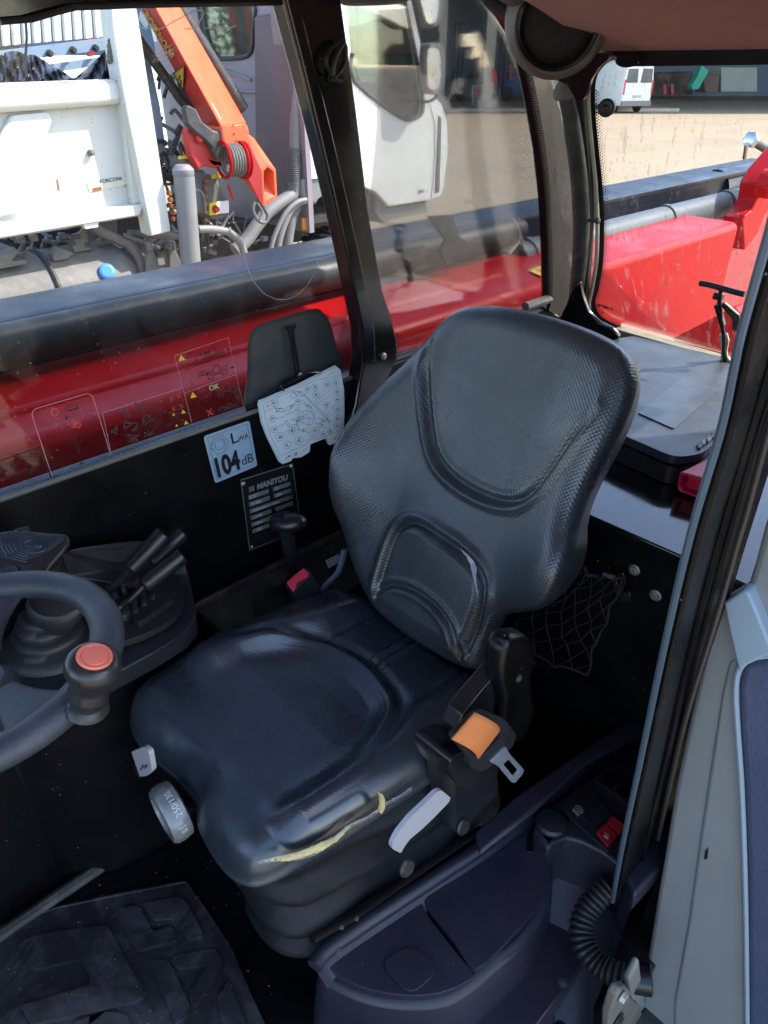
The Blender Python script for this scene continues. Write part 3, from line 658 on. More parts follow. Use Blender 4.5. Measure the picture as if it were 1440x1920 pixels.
# bellows boot below the cushion
bl = MB(); rings = []
bo = resample(spl([(.266,.62),(.260,.54),(.285,.495),(.34,.478),(.50,.455),(.64,.45),(.70,.48),(.71,.65),(.69,.84),(.62,.885),(.50,.875),(.40,.87),(.33,.85),(.30,.78),(.295,.70)], 6, True), 160)
cb = bo.mean(0)
for i, z in enumerate(np.linspace(1.40, 1.115, 44)):
    t = i/43; rings.append([])
    for k, p in enumerate(bo):
        d = p-cb; L = math.hypot(*d); f = .004-.02*(math.exp(-((t-.06)/.05)**2)) + .013*math.sin(t*22+1.1*math.sin(k*.11)+.5*math.sin(k*.31))*min(1, t*3)+ .006*math.sin(k*.23+t*7)*math.sin(t*3.1) - .06*max(0,t-.88)
        q = p+d/L*f; rings[-1].append(Vector((q[0]+.03*t, q[1], z+.004*math.sin(k*.15))))
bl.loft(rings); bl.build('suspension_boot', mat('boot_rubber', (.010,.010,.013), .55, bump=.3, bscale=30, spec=.25, dust=.10, dcol=(.16,.15,.15)), seat, ang=80)
MB().box((.34,.44,1.0),(.70,.86,1.075)).build('suspension_base', BLKD, seat, bevel=.01)
# plastic side cover under the near edge of the pan
sidec = MB(); sidec.prism(pts([(840,1450),(870,1425),(905,1420),(935,1440),(945,1500),(930,1550),(880,1580),(850,1560)], y=.40), (0,.05,0)); sidec.build('side_cover', PLA, seat, bevel=.012, seg=3)
rl = MB(); rl.tube(pts([(585,1760),(660,1720),(760,1650),(900,1555)], y=.39), .006, 10); rl.build('slide_rail', BLK, seat)
for a, b in ((640,1738),(668,1722)): bolt(pt(a,b,y=.372), (-.2,-1,.3), .0022, .003, seat, BLKD)
bt_ = MB(); bt_.lathe([(.012,0),(.013,.004),(.010,.007)], pt(760,1625,y=.372), (0,-1,.3), 20); bt_.build('cover_plug', PLA, seat); bt_ = MB(); bt_.lathe([(.012,0),(.013,.004),(.010,.007)], pt(865,1548,y=.372), (0,-1,.3), 20); bt_.build('cover_plug', PLA, seat)
# recliner shroud beside the backrest
rc = [(985,1290),(935,1330),(905,1352),(880,1378),(856,1370),(868,1340),(895,1305),(925,1270),(950,1240),(990,1240)]
rc_old = [(938,1345),(905,1350),(880,1375),(858,1368),(870,1340),(895,1305),(912,1282),(918,1255),(930,1222),(948,1198),(975,1186),(998,1190),(1012,1208),(1014,1240),(1004,1262),(985,1282),(955,1302),(935,1318)]
rc1 = MB().prism(pts(rc, y=.375), (0,.025,0)); rc1.build('recliner_shroud', PLAS, seat, bevel=.012, seg=4)
lob = MB().prism(pts([(938,1250),(944,1218),(962,1196),(988,1192),(1006,1208),(1010,1240),(1000,1268),(1006,1330),(990,1380),(965,1400),(940,1370),(945,1310),(938,1290)], y=.360), (0,.03,0)); lob.build('recliner_cover', BLK, seat, bevel=.014, seg=4)
bolt(pt(972,1272,y=.350), (0,-1,0), .004, .003, seat, BLKD)
# light grey slide handle
hp_ = smoothpath(pts([(742,1590),(748,1572),(770,1546),(800,1520),(830,1492)], y=.335), 6)
hn2 = MB(); wl_ = [(820,1484),(828,1482),(845,1496),(842,1504),(815,1532),(790,1556),(768,1574),(757,1590),(752,1600),(736,1592),(735,1584),(746,1562),(770,1532),(798,1506)]
hn2.prism(rnd(pts(wl_, y=.345), .005), (0,.006,0)); hn2.build('slide_handle', LGREY, seat, bevel=.005, seg=3)
# front controls: weight dial and small grey lever
kd_ = MB(); kc_ = pt(322,1522,x=.225); kn = Vector((-.72,-.10,.18)).normalized(); kn = Vector((-1,.08,-.05)).normalized()
prf = [(.036,-.016),(.042,-.013),(.044,0),(.043,.010),(.039,.016),(.032,.017),(.030,.013),(.010,.013)]
n = 40; u_, v_, w_ = basis(kn); vs = []
for (r, h) in prf:
    for k in range(n):
        rr = r*(1+(.035 if (k//4) % 2 == 0 and r > .033 else 0)); a = 2*math.pi*k/n
        vs.append(kc_+w_*h+(u_*math.cos(a)+v_*math.sin(a))*rr)
kd_.add(vs, [(i*n+k, i*n+(k+1)%n, (i+1)*n+(k+1)%n, (i+1)*n+k) for i in range(len(prf)-1) for k in range(n)]+[tuple(range(n)), tuple((len(prf)-1)*n+k for k in range(n))])
dial = kd_.build('weight_dial', CLEAR, seat)
tp = MB(); av = (pt(318,1565,x=.21)-pt(305,1520,x=.21)).normalized(); kd0 = pt(311,1545,x=.185)
tmf = lambda u, v: pt(322+u*.22+v*-.6, 1585-u*1.0+v*.25-.0, x=.180)
_d0 = (CAM-kc_); _d0 = (_d0-kn*_d0.dot(kn)).normalized(); _e = kn.cross(_d0)
textmb(tp, '250/130', lambda u, v: kc_+(_d0*math.cos(u/.0445)+_e*math.sin(u/.0445))*.0449+kn*(v-.006), .009, -.012, 0, _d0, mirror=False)
strokes(tp, lambda u, v: kc_+(_d0*math.cos(u/.0445)+_e*math.sin(u/.0445))*.0449+kn*v, [[(-.028,-.004),(-.028,.006)],[(-.034,-.004),(-.034,.004)],[(-.037,-.004),(-.037,.004)]], .001, _d0); tp.build('dial_print', WINK, dial, smooth=False)
MB().tube([pt(330,1518,x=.24), pt(372,1500,x=.33)], .013, 16).build('dial_shaft', PLAS, seat)
sg_ = MB(); sg_.prism(rnd(pts([(246,1410),(270,1401),(279,1410),(285,1445),(275,1455),(262,1456)], x=.205), .006), (.007,0,0)); sk = sg_.build('tilt_lever', LGREY, seat, bevel=.003, seg=3)
sm_ = MB(); lam = lambda u, v: pt(262+u, 1442-v, x=.2045); strokes(sm_, lam, [[(0,0),(4,0),(6,10)],[(6,4),(12,6)],[(10,0),(14,9),(15,3)]], .0013, (-1,0,0)); sm_.build('lever_symbol', INK, sk, smooth=False)
MB().obox(pt(300,1420,x=.28), .09, .02, .02, (1,0,0)).build('lever_arm', PLAS, seat, bevel=.004)

# ================================================================ SEAT BELT, near side: retractor with folded orange webbing and tongue
belt = thing('seat_belt_retractor', 'black seat belt retractor with bright orange webbing and steel tongue beside the seat', 'seat belt', pt(900,1440,y=.34))
by = .335
b1 = MB().prism(rnd(pts([(840,1440),(848,1420),(880,1405),(920,1410),(935,1440),(930,1480),(905,1500),(880,1480),(855,1470)], y=.36), .01), (0,.06,0)); b1.build('retractor_housing', PLAS, belt, bevel=.012, seg=4)
fq = [(852,1388),(900,1338),(918,1338),(956,1358),(966,1385),(930,1430),(900,1448),(884,1434)]
bf = MB(); fo_ = rnd(pts([(851,1385),(898,1340),(914,1338),(950,1352),(968,1378),(962,1400),(912,1444),(898,1447),(880,1436),(883,1425)], y=by), .006)
bf.prism(fo_, (0,.010,0), holes=[pts([(858,1392),(896,1350),(942,1370),(938,1384),(902,1420),(893,1416)], y=by)]); bf.build('tongue_frame', PLA, belt, bevel=.002)
wb = MB(); W0 = [(854,1392),(898,1341)]; W1 = [(903,1428),(944,1374)]; rws = []
for j in range(13):
    t = j/12; a = Vector(pt(W0[0][0]*(1-t)+W1[0][0]*t, W0[0][1]*(1-t)+W1[0][1]*t, y=by-.010)); b = Vector(pt(W0[1][0]*(1-t)+W1[1][0]*t, W0[1][1]*(1-t)+W1[1][1]*t, y=by-.010))
    hgt = -.010*math.sin(math.pi*t)-.002; rws.append([a.lerp(b, q/6)+Vector((0, hgt+.008, .006*math.sin(math.pi*t))) for q in range(7)])
wb.loft(rws, closed=False, cap=False); wb.build('webbing', ORNG, belt, solid=.0025)
tg = MB(); tq = rnd(pts([(920,1429),(948,1400),(956,1414),(983,1444),(980,1452),(966,1468),(960,1467),(935,1437)], y=by-.002), .003)
tg.prism(tq, (0,.003,0), holes=[rnd(pts([(944,1433),(954,1424),(973,1446),(963,1457)], y=by-.002), .002)]); tg.build('tongue', mat('pale_steel', (.55,.62,.72), .3, metal=.75), belt, bevel=.0008)
# ================================================================ SIDE LEVER CONSOLE
con = thing('lever_console', 'black side console with ribbed panel and rubber lever boots under the side window', 'console', (.1,1.0,1.0))
ZC = 1.50
top = [(-700,1350),(-300,1330),(0,1312),(120,1296),(200,1262),(290,1218),(350,1180),(372,1150),(360,1120),(340,1085),(300,1060),(250,1050)]
tp_ = [Vector((p.x, min(p.y, 1.07), p.z)) for p in pts(top, z=ZC)] 
tp_ = [Vector((-.9,.93,ZC)), Vector((-.3,.93,ZC))] + [p for p in pts([(0,1312),(120,1300),(205,1268),(290,1222),(345,1188),(368,1160)], z=ZC)] + [Vector((.50,1.07,ZC)), Vector((-.9,1.07,ZC))]
MB().prism(tp_, (0,0,-.035)).build('console_top', PLA, con, bevel=.010, seg=3)
MB().prism([p+Vector((-.01,.030,-.036)) for p in tp_[:-2]]+[Vector((.48,1.072,ZC-.036)),Vector((-.9,1.072,ZC-.036))], (0,0,-.46)).build('console_side', BLK, con, bevel=.01)
MB().tube([(-.9,.957,1.012),(.9,.93,1.012)], .012, 8).build('console_foot', BLKD, con)
# ribbed back panel with pockets
bp1 = MB(); q = [pt(130,1030,y=1.05), pt(330,1012,y=1.05), pt(350,1030,y=1.03), pt(355,1060,y=1.0), pt(250,1072,z=ZC+.03), pt(128,1100,z=ZC+.03)]
bp1.prism([pt(115,1035,y=1.055), pt(160,1022,y=1.055), pt(270,1012,y=1.055), pt(345,1045,y=1.02), pt(352,1078,z=ZC+.02), pt(250,1085,z=ZC+.02), pt(120,1110,z=ZC+.02)], (0,.0,-.05)); bp1.build('back_panel', PLA, con, bevel=.006, seg=3)
rb_ = MB()
mp = quadmap((pt(150,1088,z=ZC+.0285), pt(262,1062,z=ZC+.0285), pt(262,1020,y=1.045), pt(135,1034,y=1.045)))
for (u0,v0,u1,v1) in ((.02,.15,.32,.9),(.36,.52,.72,.92),(.36,.12,.72,.45),(.76,.1,.97,.9)):
    P = [mp(u0,v0),mp(u1,v0),mp(u1,v1),mp(u0,v1)]; rb_.tube(P+[P[0]], .0022, 6)
rb_.build('panel_rib', PLA, con)
# round oval base and folded boots of the two levers
def bootbase(cx, cy, rx, ry, name='boot_flange'):
    mb = MB(); P = [pt(cx+rx*math.cos(a), cy+ry*math.sin(a), z=ZC+.003) for a in [2*math.pi*i/40 for i in range(40)]]
    mb.prism(P, (0,0,.008)); return mb.build(name, RUB, con, bevel=.004, seg=3)
def fold(cx, cy, levels, name):
    """bellows: stacked rounded rings (rx, ry, height, dx, dy)"""
    mb = MB(); rr = []
    for (rx, ry, h, dx, dy) in levels:
        c = pt(cx+dx, cy+dy, z=ZC); s = .00083
        rr.append([c+RT*(rx*s*math.cos(a)*(1+.05*math.cos(4*a)))+Vector((RT.y*-1, RT.x, 0))*(ry*s*math.sin(a)*1.25)+Vector((0,0,h)) for a in [2*math.pi*i/36 for i in range(36)]])
    mb.loft(rr); return mb.build(name, RUB, con, ang=70)
# big boot under the joystick
lv = [(98,68,0,0,0),(96,66,.008,0,0),(82,56,.014,0,0),(66,48,.020,0,0),(70,50,.028,0,0),(66,47,.034,0,0),(52,40,.038,0,0),(56,42,.047,0,0),(52,40,.053,0,0),(42,34,.057,0,0),(46,36,.066,2,0),(42,33,.071,4,0),(36,28,.075,4,0)]
fold(98,1212,lv,'joystick_boot')
P_ = [(345,1120),(330,1082),(290,1066),(240,1068),(196,1078),(160,1105),(152,1150),(164,1190),(196,1218),(250,1208),(300,1186),(336,1158)]
MB().prism(smoothpath(pts(P_, z=ZC+.004), 4, True), (0,0,.012)).build('boot_flange', RUB, con, bevel=.005, seg=3)
fr_ = MB()
for (cx, cy) in ((186,1140),(224,1172)):
    for i, (r, h) in enumerate(((30,.014),(24,.030))):
        c = pt(cx+i*0, cy-4*i, z=ZC); s = .0008
        ax = Vector((.80,-.35,0)).normalized(); ay = Vector((-ax.y, ax.x, 0))
        fr_.loft([[c+ax*(x*r*s*1.25*k)+ay*(y*r*s*k)+Vector((0,0,h*f)) for x, y in ((-1,-.6),(-.6,-1),(.6,-1),(1,-.6),(1,.6),(.6,1),(-.6,1),(-1,.6))] for k, f in ((1.08,.2),(1,.9),(.8,1),(.3,1.05))])
    for j in range(3):      # side bellows towards the seat
        c = pt(cx+34+16*j, cy-14-11*j, z=ZC); ax = Vector((.80,-.35,0)).normalized(); ay = Vector((-ax.y, ax.x, 0)); s = .0008*(1-.1*j)
        fr_.loft([[c+ax*(x*7*s*k)+ay*(y*30*s*k)+Vector((0,0,h)) for x, y in ((-1,-.8),(-.5,-1),(.5,-1),(1,-.8),(1,.8),(.5,1),(-.5,1),(-1,.8))] for k, h in ((1.3,.006),(1.1,.026),(.8,.032),(.3,.033))])
fr_.build('lever_bellows', RUB, con, bevel=.003, seg=3, ang=60)
rg = MB(); P = [pt(305+28*math.cos(a), 1112+14*math.sin(a), z=ZC+.018) for a in [2*math.pi*i/24 for i in range(24)]]
rs = MB(); rs.prism(rnd(pts([(262,1118),(300,1102),(330,1112),(325,1135),(290,1160),(262,1180),(250,1165),(275,1140)], z=ZC+.014), .008), (0,0,.014)); rs.build('bellows_tail', RUB, con, bevel=.008, seg=4)
rr_ = MB(); c = pt(243,1083,z=ZC+.03); rr_.lathe([(.020,0),(.024,.003),(.022,.010),(.014,.010),(.013,.002)], c, (-.3,-.2,1), 24); rr_.build('cable_grommet', RUB, con)

def lever(name, label, base, mid, g0, g1, yb, yt, rg=.0155, rs=.0062, blacktop=True):
    b = pt(*base, z=ZC+.03); e = pt(*g1, y=yt); s = pt(*g0, y=yt+.012); m = pt(*mid, z=(b.z*.6+s.z*.4))
    r = thing(name, label, 'lever', b, 'hydraulic levers in the side console')
    MB().tube(smoothpath([b, m*.5+b.lerp(s,.3)*.5, b.lerp(s,.6), s], 6), rs, 12).build('shaft', PLAS, r)
    t = (e-s).normalized(); L = (e-s).length
    MB().lathe([(rg*.62,-.004),(rg*.93,.0),(rg,.004),(rg,L-.004),(rg*.92,L),(rg*.5,L+.0005)], s, t, 24).build('grip', PLAS, r)
    return r
lever('hydraulic_lever', 'upper front lever with plain black cylinder grip beside the joystick', (176,1136), (196,1102), (246,1066), (308,1000), 0, .96)
lever('hydraulic_lever', 'lower lever with black cylinder grip nearest the seat cushion', (208,1162), (228,1130), (272,1096), (342,1040), 0, .93)
lever('hydraulic_lever', 'half hidden black grip behind the upper front lever', (252,1085), (262,1070), (285,1052), (344,998), 0, 1.0, rg=.0145)

# ================================================================ JOYSTICK
joy = thing('joystick', 'black multi function joystick with maze patterned palm rest and rocker buttons', 'joystick', pt(98,1200,z=ZC+.05))
JY = .93
def jp(l, y=JY): return pts(l, y=y)
col = MB(); ring = lambda cx, cy, rx, y: [pt(cx+rx*math.cos(a), cy, y=y)+Vector((0, rx*.00085*math.sin(a), 0)) for a in [2*math.pi*i/28 for i in range(28)]]
def jring(cx, cy, rx, ry, y=JY, tilt=0):
    c = pt(cx, cy, y=y); s = (c-CAM).dot(FW)/FPX
    return [c + RT*(rx*s*math.cos(a)) + (Vector((-RT.y,RT.x,0))*.75+Vector((0,0,.5)))*(ry*s*math.sin(a)) for a in [2*math.pi*i/32 for i in range(32)]]
col.loft([jring(112,1172,30,22,.96), jring(108,1150,40,30,.955), jring(106,1138,47,36,.95), jring(104,1124,49,38,.95), jring(98,1112,44,34,.945), jring(88,1090,40,32,.94), jring(76,1070,44,30,.93), jring(60,1050,56,28,.93)]); col.build('stem', PLA, joy, ang=60)
skr = MB(); skr.loft([jring(106,1150,50,38,.952), jring(104,1136,56,42,.95), jring(104,1128,55,41,.95), jring(102,1122,46,34,.95)]); skr.build('stem_collar', RUB, joy, ang=60)
# hand piece: a tapering shell, its top face carries the palm rest
def jloop(l, y, dz=0): return [p+Vector((0,0,dz)) for p in pts(l, y=y)]
outer = [(-140,1060),(-60,1010),(0,998),(40,995),(90,1000),(122,1002),(130,1012),(128,1024),(118,1038),(102,1056),(84,1080),(66,1098),(40,1098),(0,1080),(-60,1090),(-140,1110)]
cen = (20,1045)
def shrink(l, k, dx=0, dy=0): return [(cen[0]+(a-cen[0])*k+dx, cen[1]+(b-cen[1])*k+dy) for a, b in l]
NJ = Vector((-.30,-.42,.86)).normalized(); JO = pt(60,1030,y=JY)
def jpl(l, off): return smoothpath([pp(a,b,JO,NJ)+NJ*off for a,b in l], 4, True)
hd_ = MB(); hd_.loft([jpl(shrink(outer,.40,0,26),-.046), jpl(shrink(outer,.60,-4,14),-.034), jpl(shrink(outer,.84,-5,4),-.020), jpl(shrink(outer,.96,-2,0),-.010), jpl(outer,-.004), jpl(shrink(outer,.975),.001), jpl(shrink(outer,.93),.0025)]); hd_.build('hand_piece', PLA, joy, ang=60)
palm = [(0,1046),(-6,1030),(4,1014),(20,1004),(44,1001),(70,1005),(100,1006),(118,1006),(123,1011),(114,1020),(98,1032),(76,1044),(56,1051),(30,1052)]
pm = MB(); pm.loft([jpl(palm,.001), jpl([(50+(a-50)*.98,1026+(b-1026)*.98) for a,b in palm],.004), jpl([(50+(a-50)*.9,1026+(b-1026)*.9) for a,b in palm],.0045)]); pmo = pm.build('palm_rest', mat('soft_black_rubber', (.035,.042,.055), .26, bump=.05), joy, ang=60)
mz = MB(); nj = NJ
def arcl(cx, cy, r, a0, a1): return [pp(cx+r*1.25*math.cos(math.radians(t)), cy+r*.72*math.sin(math.radians(t)), JO, NJ)+NJ*.0048 for t in np.linspace(a0, a1, max(3,int((a1-a0)/14)))]
for r in (4,8.5,13,17.5,22):
    a = random.uniform(0,90)
    while a < 360+40:
        w = random.uniform(50,120); mz.tube(arcl(64,1024,r,a,a+w), .0012, 5); a += w+random.uniform(14,30)
for r in (28,34,40,46):
    for (a0,a1) in ((100,135),(145,178),(188,222),(232,262)):
        L = [p for p in arcl(64,1024,r,a0,a1)]
        if r*1.25 < 66: mz.tube(L, .0012, 5)
for i in range(7):
    x = 84+5*i; mz.tube([pp(x,1010+.5*i,JO,NJ)+NJ*.0048, pp(x+3,1024-2*i,JO,NJ)+NJ*.0048], .0006, 5)
mz.build('maze_relief', pmo.data.materials[0], pmo)
for (a, b) in ((22,1074),(-14,1062)):
    P = [(a-11,b-4),(a+2,b-12),(a+15,b-4),(a+8,b+9),(a-4,b+13),(a-15,b+5)]
    rk = MB(); rk.loft([jpl([(p,q) for p,q in P],.001), jpl([(a+(p-a)*.95,b+(q-b)*.95) for p,q in P],.005), jpl([(a+(p-a)*.6,b+(q-b)*.6) for p,q in P],.0035)]); rk.build('rocker_button', mat('charcoal_button', (.03,.03,.035), .5), joy, ang=50)

# ================================================================ STEERING WHEEL
WZ = 1.75; wc = Vector((.070,.722,WZ)); WR = .142
tw_ = Vector((-.06,.02,1)).normalized()
wheel = thing('steering_wheel', 'worn dark steering wheel with spinner knob, entering at the left edge of photo', 'steering wheel', wc-Vector((0,0,.03)))
ux, uy, uz = basis(tw_)
def wp(r, a, h=0): return wc + (ux*math.cos(a)+uy*math.sin(a))*r + uz*h
WM = mat('worn_wheel_rubber', (.030,.036,.048), .48, bump=.9, bscale=260, dust=.25, dcol=(.12,.12,.13), var=.25)
rm = MB(); n = 120; rings = []
for i in range(n+1):
    a = 2*math.pi*i/n; c = wp(WR, a); rd = (ux*math.cos(a)+uy*math.sin(a)); rings.append([c+rd*(.0190*math.cos(t))+uz*(.0165*math.sin(t)) for t in [2*math.pi*k/20 for k in range(20)]])
rm.loft(rings, cap=False); rm.build('rim', WM, wheel, ang=80)
hb = MB(); hb.lathe([(.0,-.05),(.030,-.045),(.036,-.02),(.034,-.008),(.025,0),(.0,.001)], wc+uz*(-.02), uz, 36); hb.build('hub', WM, wheel)
ka = math.atan2((pt(158,1312,z=WZ)-wc).dot(uy), (pt(158,1312,z=WZ)-wc).dot(ux))
_q = pt(95,1352,z=WZ)-wc; ks = math.atan2(_q.dot(uy), _q.dot(ux))
for da in (0, 2.5, 3.8):
    a = ks+da; s_ = MB(); L = []
    for t in np.linspace(0, 1, 12):
        r = .045+(WR-.050)*t; w = .020+.034*t**2.2; th = .009
        d = (ux*math.cos(a)+uy*math.sin(a)); sd = uz.cross(d); c = wc + d*r + uz*(-.018+.012*t)
        L.append([c+sd*(w*math.cos(q))+uz*(th*math.sin(q)) for q in [2*math.pi*k/16 for k in range(16)]])
    s_.loft(L); s_.build('spoke', WM, wheel, ang=80)
kb = pt(163,1322,z=WZ+.012); kt = kb+Vector((0,0,.066))+RT*.022; kx = (kt-kb).normalized(); KL = (kt-kb).length
knob = thing('spinner_knob', 'black spinner knob with salmon red cap clamped to the steering wheel', 'knob', kb)
k1 = MB(); k1.lathe([(.022,-.004),(.0205,.0),(.0165,.004),(.0165,.008),(.0195,.013),(.0200,.020),(.0175,.027),(.0175,.034),(.0235,KL*.64),(.0265,KL*.76),(.0265,KL*.86),(.0235,KL*.96),(.019,KL),(.0165,KL)], kb, kx, 40); k1.build('grip', mat('worn_knob_plastic', (.02,.02,.022), .33, bump=.15, bscale=90, dust=.2, dcol=(.16,.14,.13)), knob)
k2 = MB(); k2.lathe([(.0168,KL-.002),(.0168,KL+.001),(.0160,KL+.0025),(.0135,KL+.0022),(.0125,KL+.0012),(.0115,KL+.0024),(.006,KL+.0032),(0.0005,KL+.0034)], kb, kx, 36); k2.build('cap', SALM, knob)

# ================================================================ PARKING LEVER and buckle
gl_ = thing('gear_lever', 'black mushroom topped lever on a leather boot in front of the data plate', 'lever', pt(560,1110,y=.98))
gt_ = pt(538,978,y=.985); gax = (gt_-pt(552,1065,y=1.0)).normalized()
g1 = MB(); gu = pt(548,1060,y=1.0); g1.lathe([(.0105,-.05),(.0105,.01),(.0135,.014),(.0125,.03),(.0155,.045),(.0165,(gt_-gu).length-.014),(.010,(gt_-gu).length-.012)], gu, gax, 20, sx=.85); g1.build('stalk', PLA, gl_)
g2 = MB(); hgx = Vector((.93,-.36,0)); c = gt_; rr = []
for (k, h) in ((.55,-.016),(.9,-.010),(1,-.004),(1,.002),(.9,.009),(.65,.0145),(.3,.017),(.02,.0175)):
    rr.append([c + RT*(.039*k*math.cos(a)*(1+.08*math.cos(a))) + Vector((-RT.y,RT.x,0))*(.027*k*math.sin(a)) + Vector((0,0,h)) for a in [2*math.pi*i/32 for i in range(32)]])
g2.loft(rr); g2.build('knob', PLAS, gl_, ang=70)
g3 = MB(); bb = [(478,1122),(520,1078),(536,1056),(546,1050),(562,1052),(566,1066),(574,1090),(600,1130)]
B0 = [pt(a,b,z=1.385) for a,b in ((470,1130),(500,1108),(540,1092),(585,1098),(606,1130),(570,1160),(510,1160))]
B1 = [gu+Vector((.013*math.cos(a), .013*math.sin(a), -.03)) for a in [math.radians(t) for t in (200,160,110,60,0,-50,-110)]]
mid_ = [a.lerp(b,.6)+Vector((0,0,-.012)) for a, b in zip(B0, B1)]
g3.loft([smoothpath(B0,4,True), smoothpath(mid_,4,True), smoothpath(B1,4,True)]); g3.build('boot', RUB, gl_, ang=70)
bk = thing('seat_belt_buckle', 'black seat belt buckle with red release button between seat cushion and lever boot', 'buckle', pt(575,1110,z=1.43))
b_ = MB(); up_b = Vector((-.25,-.35,.9)).normalized(); BC = pt(558,1088,z=1.475)
def bpt(a, b, off=0): return pp(a, b, BC, up_b)+up_b*off
b_.loft([[bpt(a,b,-.05) for a,b in ((540,1098),(582,1072),(612,1098),(566,1126))], [bpt(a,b,-.004) for a,b in ((534,1094),(578,1064),(586,1076),(550,1112))], [bpt(a,b,0) for a,b in ((537,1094),(577,1067),(583,1076),(550,1109))]]); b_.build('buckle_body', PLA, bk, bevel=.004, seg=3)
b_ = MB(); b_.prism([bpt(a,b,.0008) for a,b in ((537,1093),(569,1066),(580,1078),(577,1083),(558,1094),(554,1106),(548,1109))], up_b*.003); b_.build('release_button', REDP, bk, bevel=.0012)
st = thing('seat_belt_stalk', 'grey strap stalk bent beside the rear of the seat cushion', 'strap', pt(610,1112,z=1.42)); s_ = MB()
s_.tube(smoothpath([pt(596,1120,z=1.41),pt(612,1096,z=1.43),pt(632,1076,z=1.45),(pt(640,1056,z=1.47)),(pt(646,1030,z=1.50))], 5), .008, 10, flat=.4); s_.build('strap', mat('grey_webbing', (.10,.13,.17), .8, bump=.5), st)
lbl = MB(); f_ = quadmap((pt(616,1066,z=1.388), pt(640,1052,z=1.388), pt(634,1040,z=1.388), pt(610,1052,z=1.388))); fillpoly(lbl, f_, [(0,0),(1,0),(1,1),(0,1)], (0,0,1), .001); lo_ = lbl.build('ledge_label', CARD, cab, smooth=False)
ld = MB(); [fillpoly(ld, f_, circ(u,v,.06,6,.09)[:-1], (0,0,1), .0016) for u in (.2,.5,.8) for v in (.25,.7)]; ld.build('label_marks', INK, cab, smooth=False)
for a, b in ((604,1040),(588,1052),(622,1022)): bolt(pt(a,b,z=1.372), (0,0,1), .006, .005, cab, BLKD)

# ================================================================ NEAR SIDE CONSOLE
nc = thing('storage_console', 'plum black moulded side console with lidded bin and switch panel beside the seat base', 'console', (.6,.3,1.0))
Z1 = 1.20
def NP(l, z=Z1): return pts(l, z=z)
body = [(604,1800),(640,1776),(720,1728),(795,1682),(880,1628),(960,1570),(1005,1560),(1028,1590),(1034,1640),(1022,1700),(985,1760),(930,1806),(888,1842),(840,1872),(770,1880),(700,1872),(640,1850),(610,1830)]
bt0 = NP(body); bm_ = MB()
cb2 = sum(bt0, Vector())/len(bt0)
lv2 = [(0,.0,0.),(0.004,-.01,0),(.010,-.05,0),(.018,-.13,0),(.022,-.2,0)]
bm_.loft([[p+(p-cb2).normalized()*o+Vector((0,0,h-.006)) for p in smoothpath(bt0, 4, True)] for o, h, _ in lv2[::-1]]); bm_.build('console_body', PUR, nc, bevel=.014, seg=4)
# raised near rim and lids
lidA = [(612,1808),(660,1776),(730,1734),(786,1702),(800,1722),(850,1788),(884,1832),(868,1852),(820,1870),(760,1874),(690,1862),(640,1840)]
lidB = [(796,1697),(850,1660),(920,1616),(985,1572),(1008,1580),(1024,1620),(1022,1668),(1002,1712),(958,1762),(892,1824),(850,1774)]
l1 = MB().prism(smoothpath(NP(lidA, Z1+.002), 3, True), (0,0,.012)); l1.build('console_lid', PUR, nc, bevel=.008, seg=4)
l2 = MB().prism(smoothpath(NP(lidB, Z1+.002), 3, True), (0,0,.014)); l2.build('console_lid', PUR, nc, bevel=.009, seg=4)
em = MB(); em.prism(rnd(NP([(712,1806),(772,1772),(824,1822),(768,1870)], Z1+.015), .02, 6), (0,0,.004)); em.build('lid_emboss', PUR, nc, bevel=.0035, seg=4)
mg_ = MB(); mg_.prism(NP([(990,1562),(1003,1564),(998,1600),(986,1600)], Z1+.0165), (0,0,.003)); mg_.build('magnet_pad', BLK, nc, bevel=.001)
# ledge beside the seat
rdg = MB(); rp_ = smoothpath(NP([(590,1812),(608,1786),(660,1748),(760,1682),(880,1604),(980,1530),(1040,1490),(1100,1432),(1160,1392)], Z1+.028), 5)
rdg.tube(rp_, .012, 12, flat=1.); rdg.build('console_ridge', PUR, nc)
rw = MB(); rw.loft([[p+Vector((0,0,-.004)) for p in rp_], [p+Vector((0,-.028,-.022)) for p in rp_]], closed=False, cap=False); rw.build('ridge_flank', PUR, nc)
bolt(pt(635,1783,z=Z1+.03), (0,-.3,1), .004, .004, nc, BLKD); 
# rear part with the recess and the switch panel
Z2 = 1.245
sw = [(1000,1552),(1024,1518),(1066,1488),(1110,1452),(1160,1418),(1250,1380),(1300,1560),(1190,1680),(1165,1625),(1130,1598),(1095,1580),(1062,1570),(1040,1580),(1028,1592)]
s1 = MB(); s1.prism(pts(sw, z=Z2), (0,0,-.05)); s1.build('switch_panel', PUR, nc, bevel=.006, seg=4)
rec = MB(); edge = [(1028,1592),(1040,1580),(1062,1570),(1095,1580),(1130,1598),(1165,1625),(1190,1680)]
e0 = smoothpath(pts(edge, z=Z2-.006), 4); 
e1 = [p+Vector((-.012,-.004,-.10)) for p in e0]; e2 = [p+Vector((-.10,-.02,-.16)) for p in e0]; e3 = [p+Vector((-.2,-.09,-.235)) for p in e0]
rec.loft([e0,e1,e2,e3], closed=False, cap=False); rec.build('recess_wall', PUR, nc)
bs = MB(); bs.prism([(.25,.19,1.0),(.98,.19,1.0),(.98,.30,1.0),(.25,.36,1.0)], (0,0,.10)); bs.build('console_skirt', PUR, nc, bevel=.02, seg=4)
bolt(pt(1055,1842,z=1.10), (0,0,1), .006, .003, nc, BLKD)
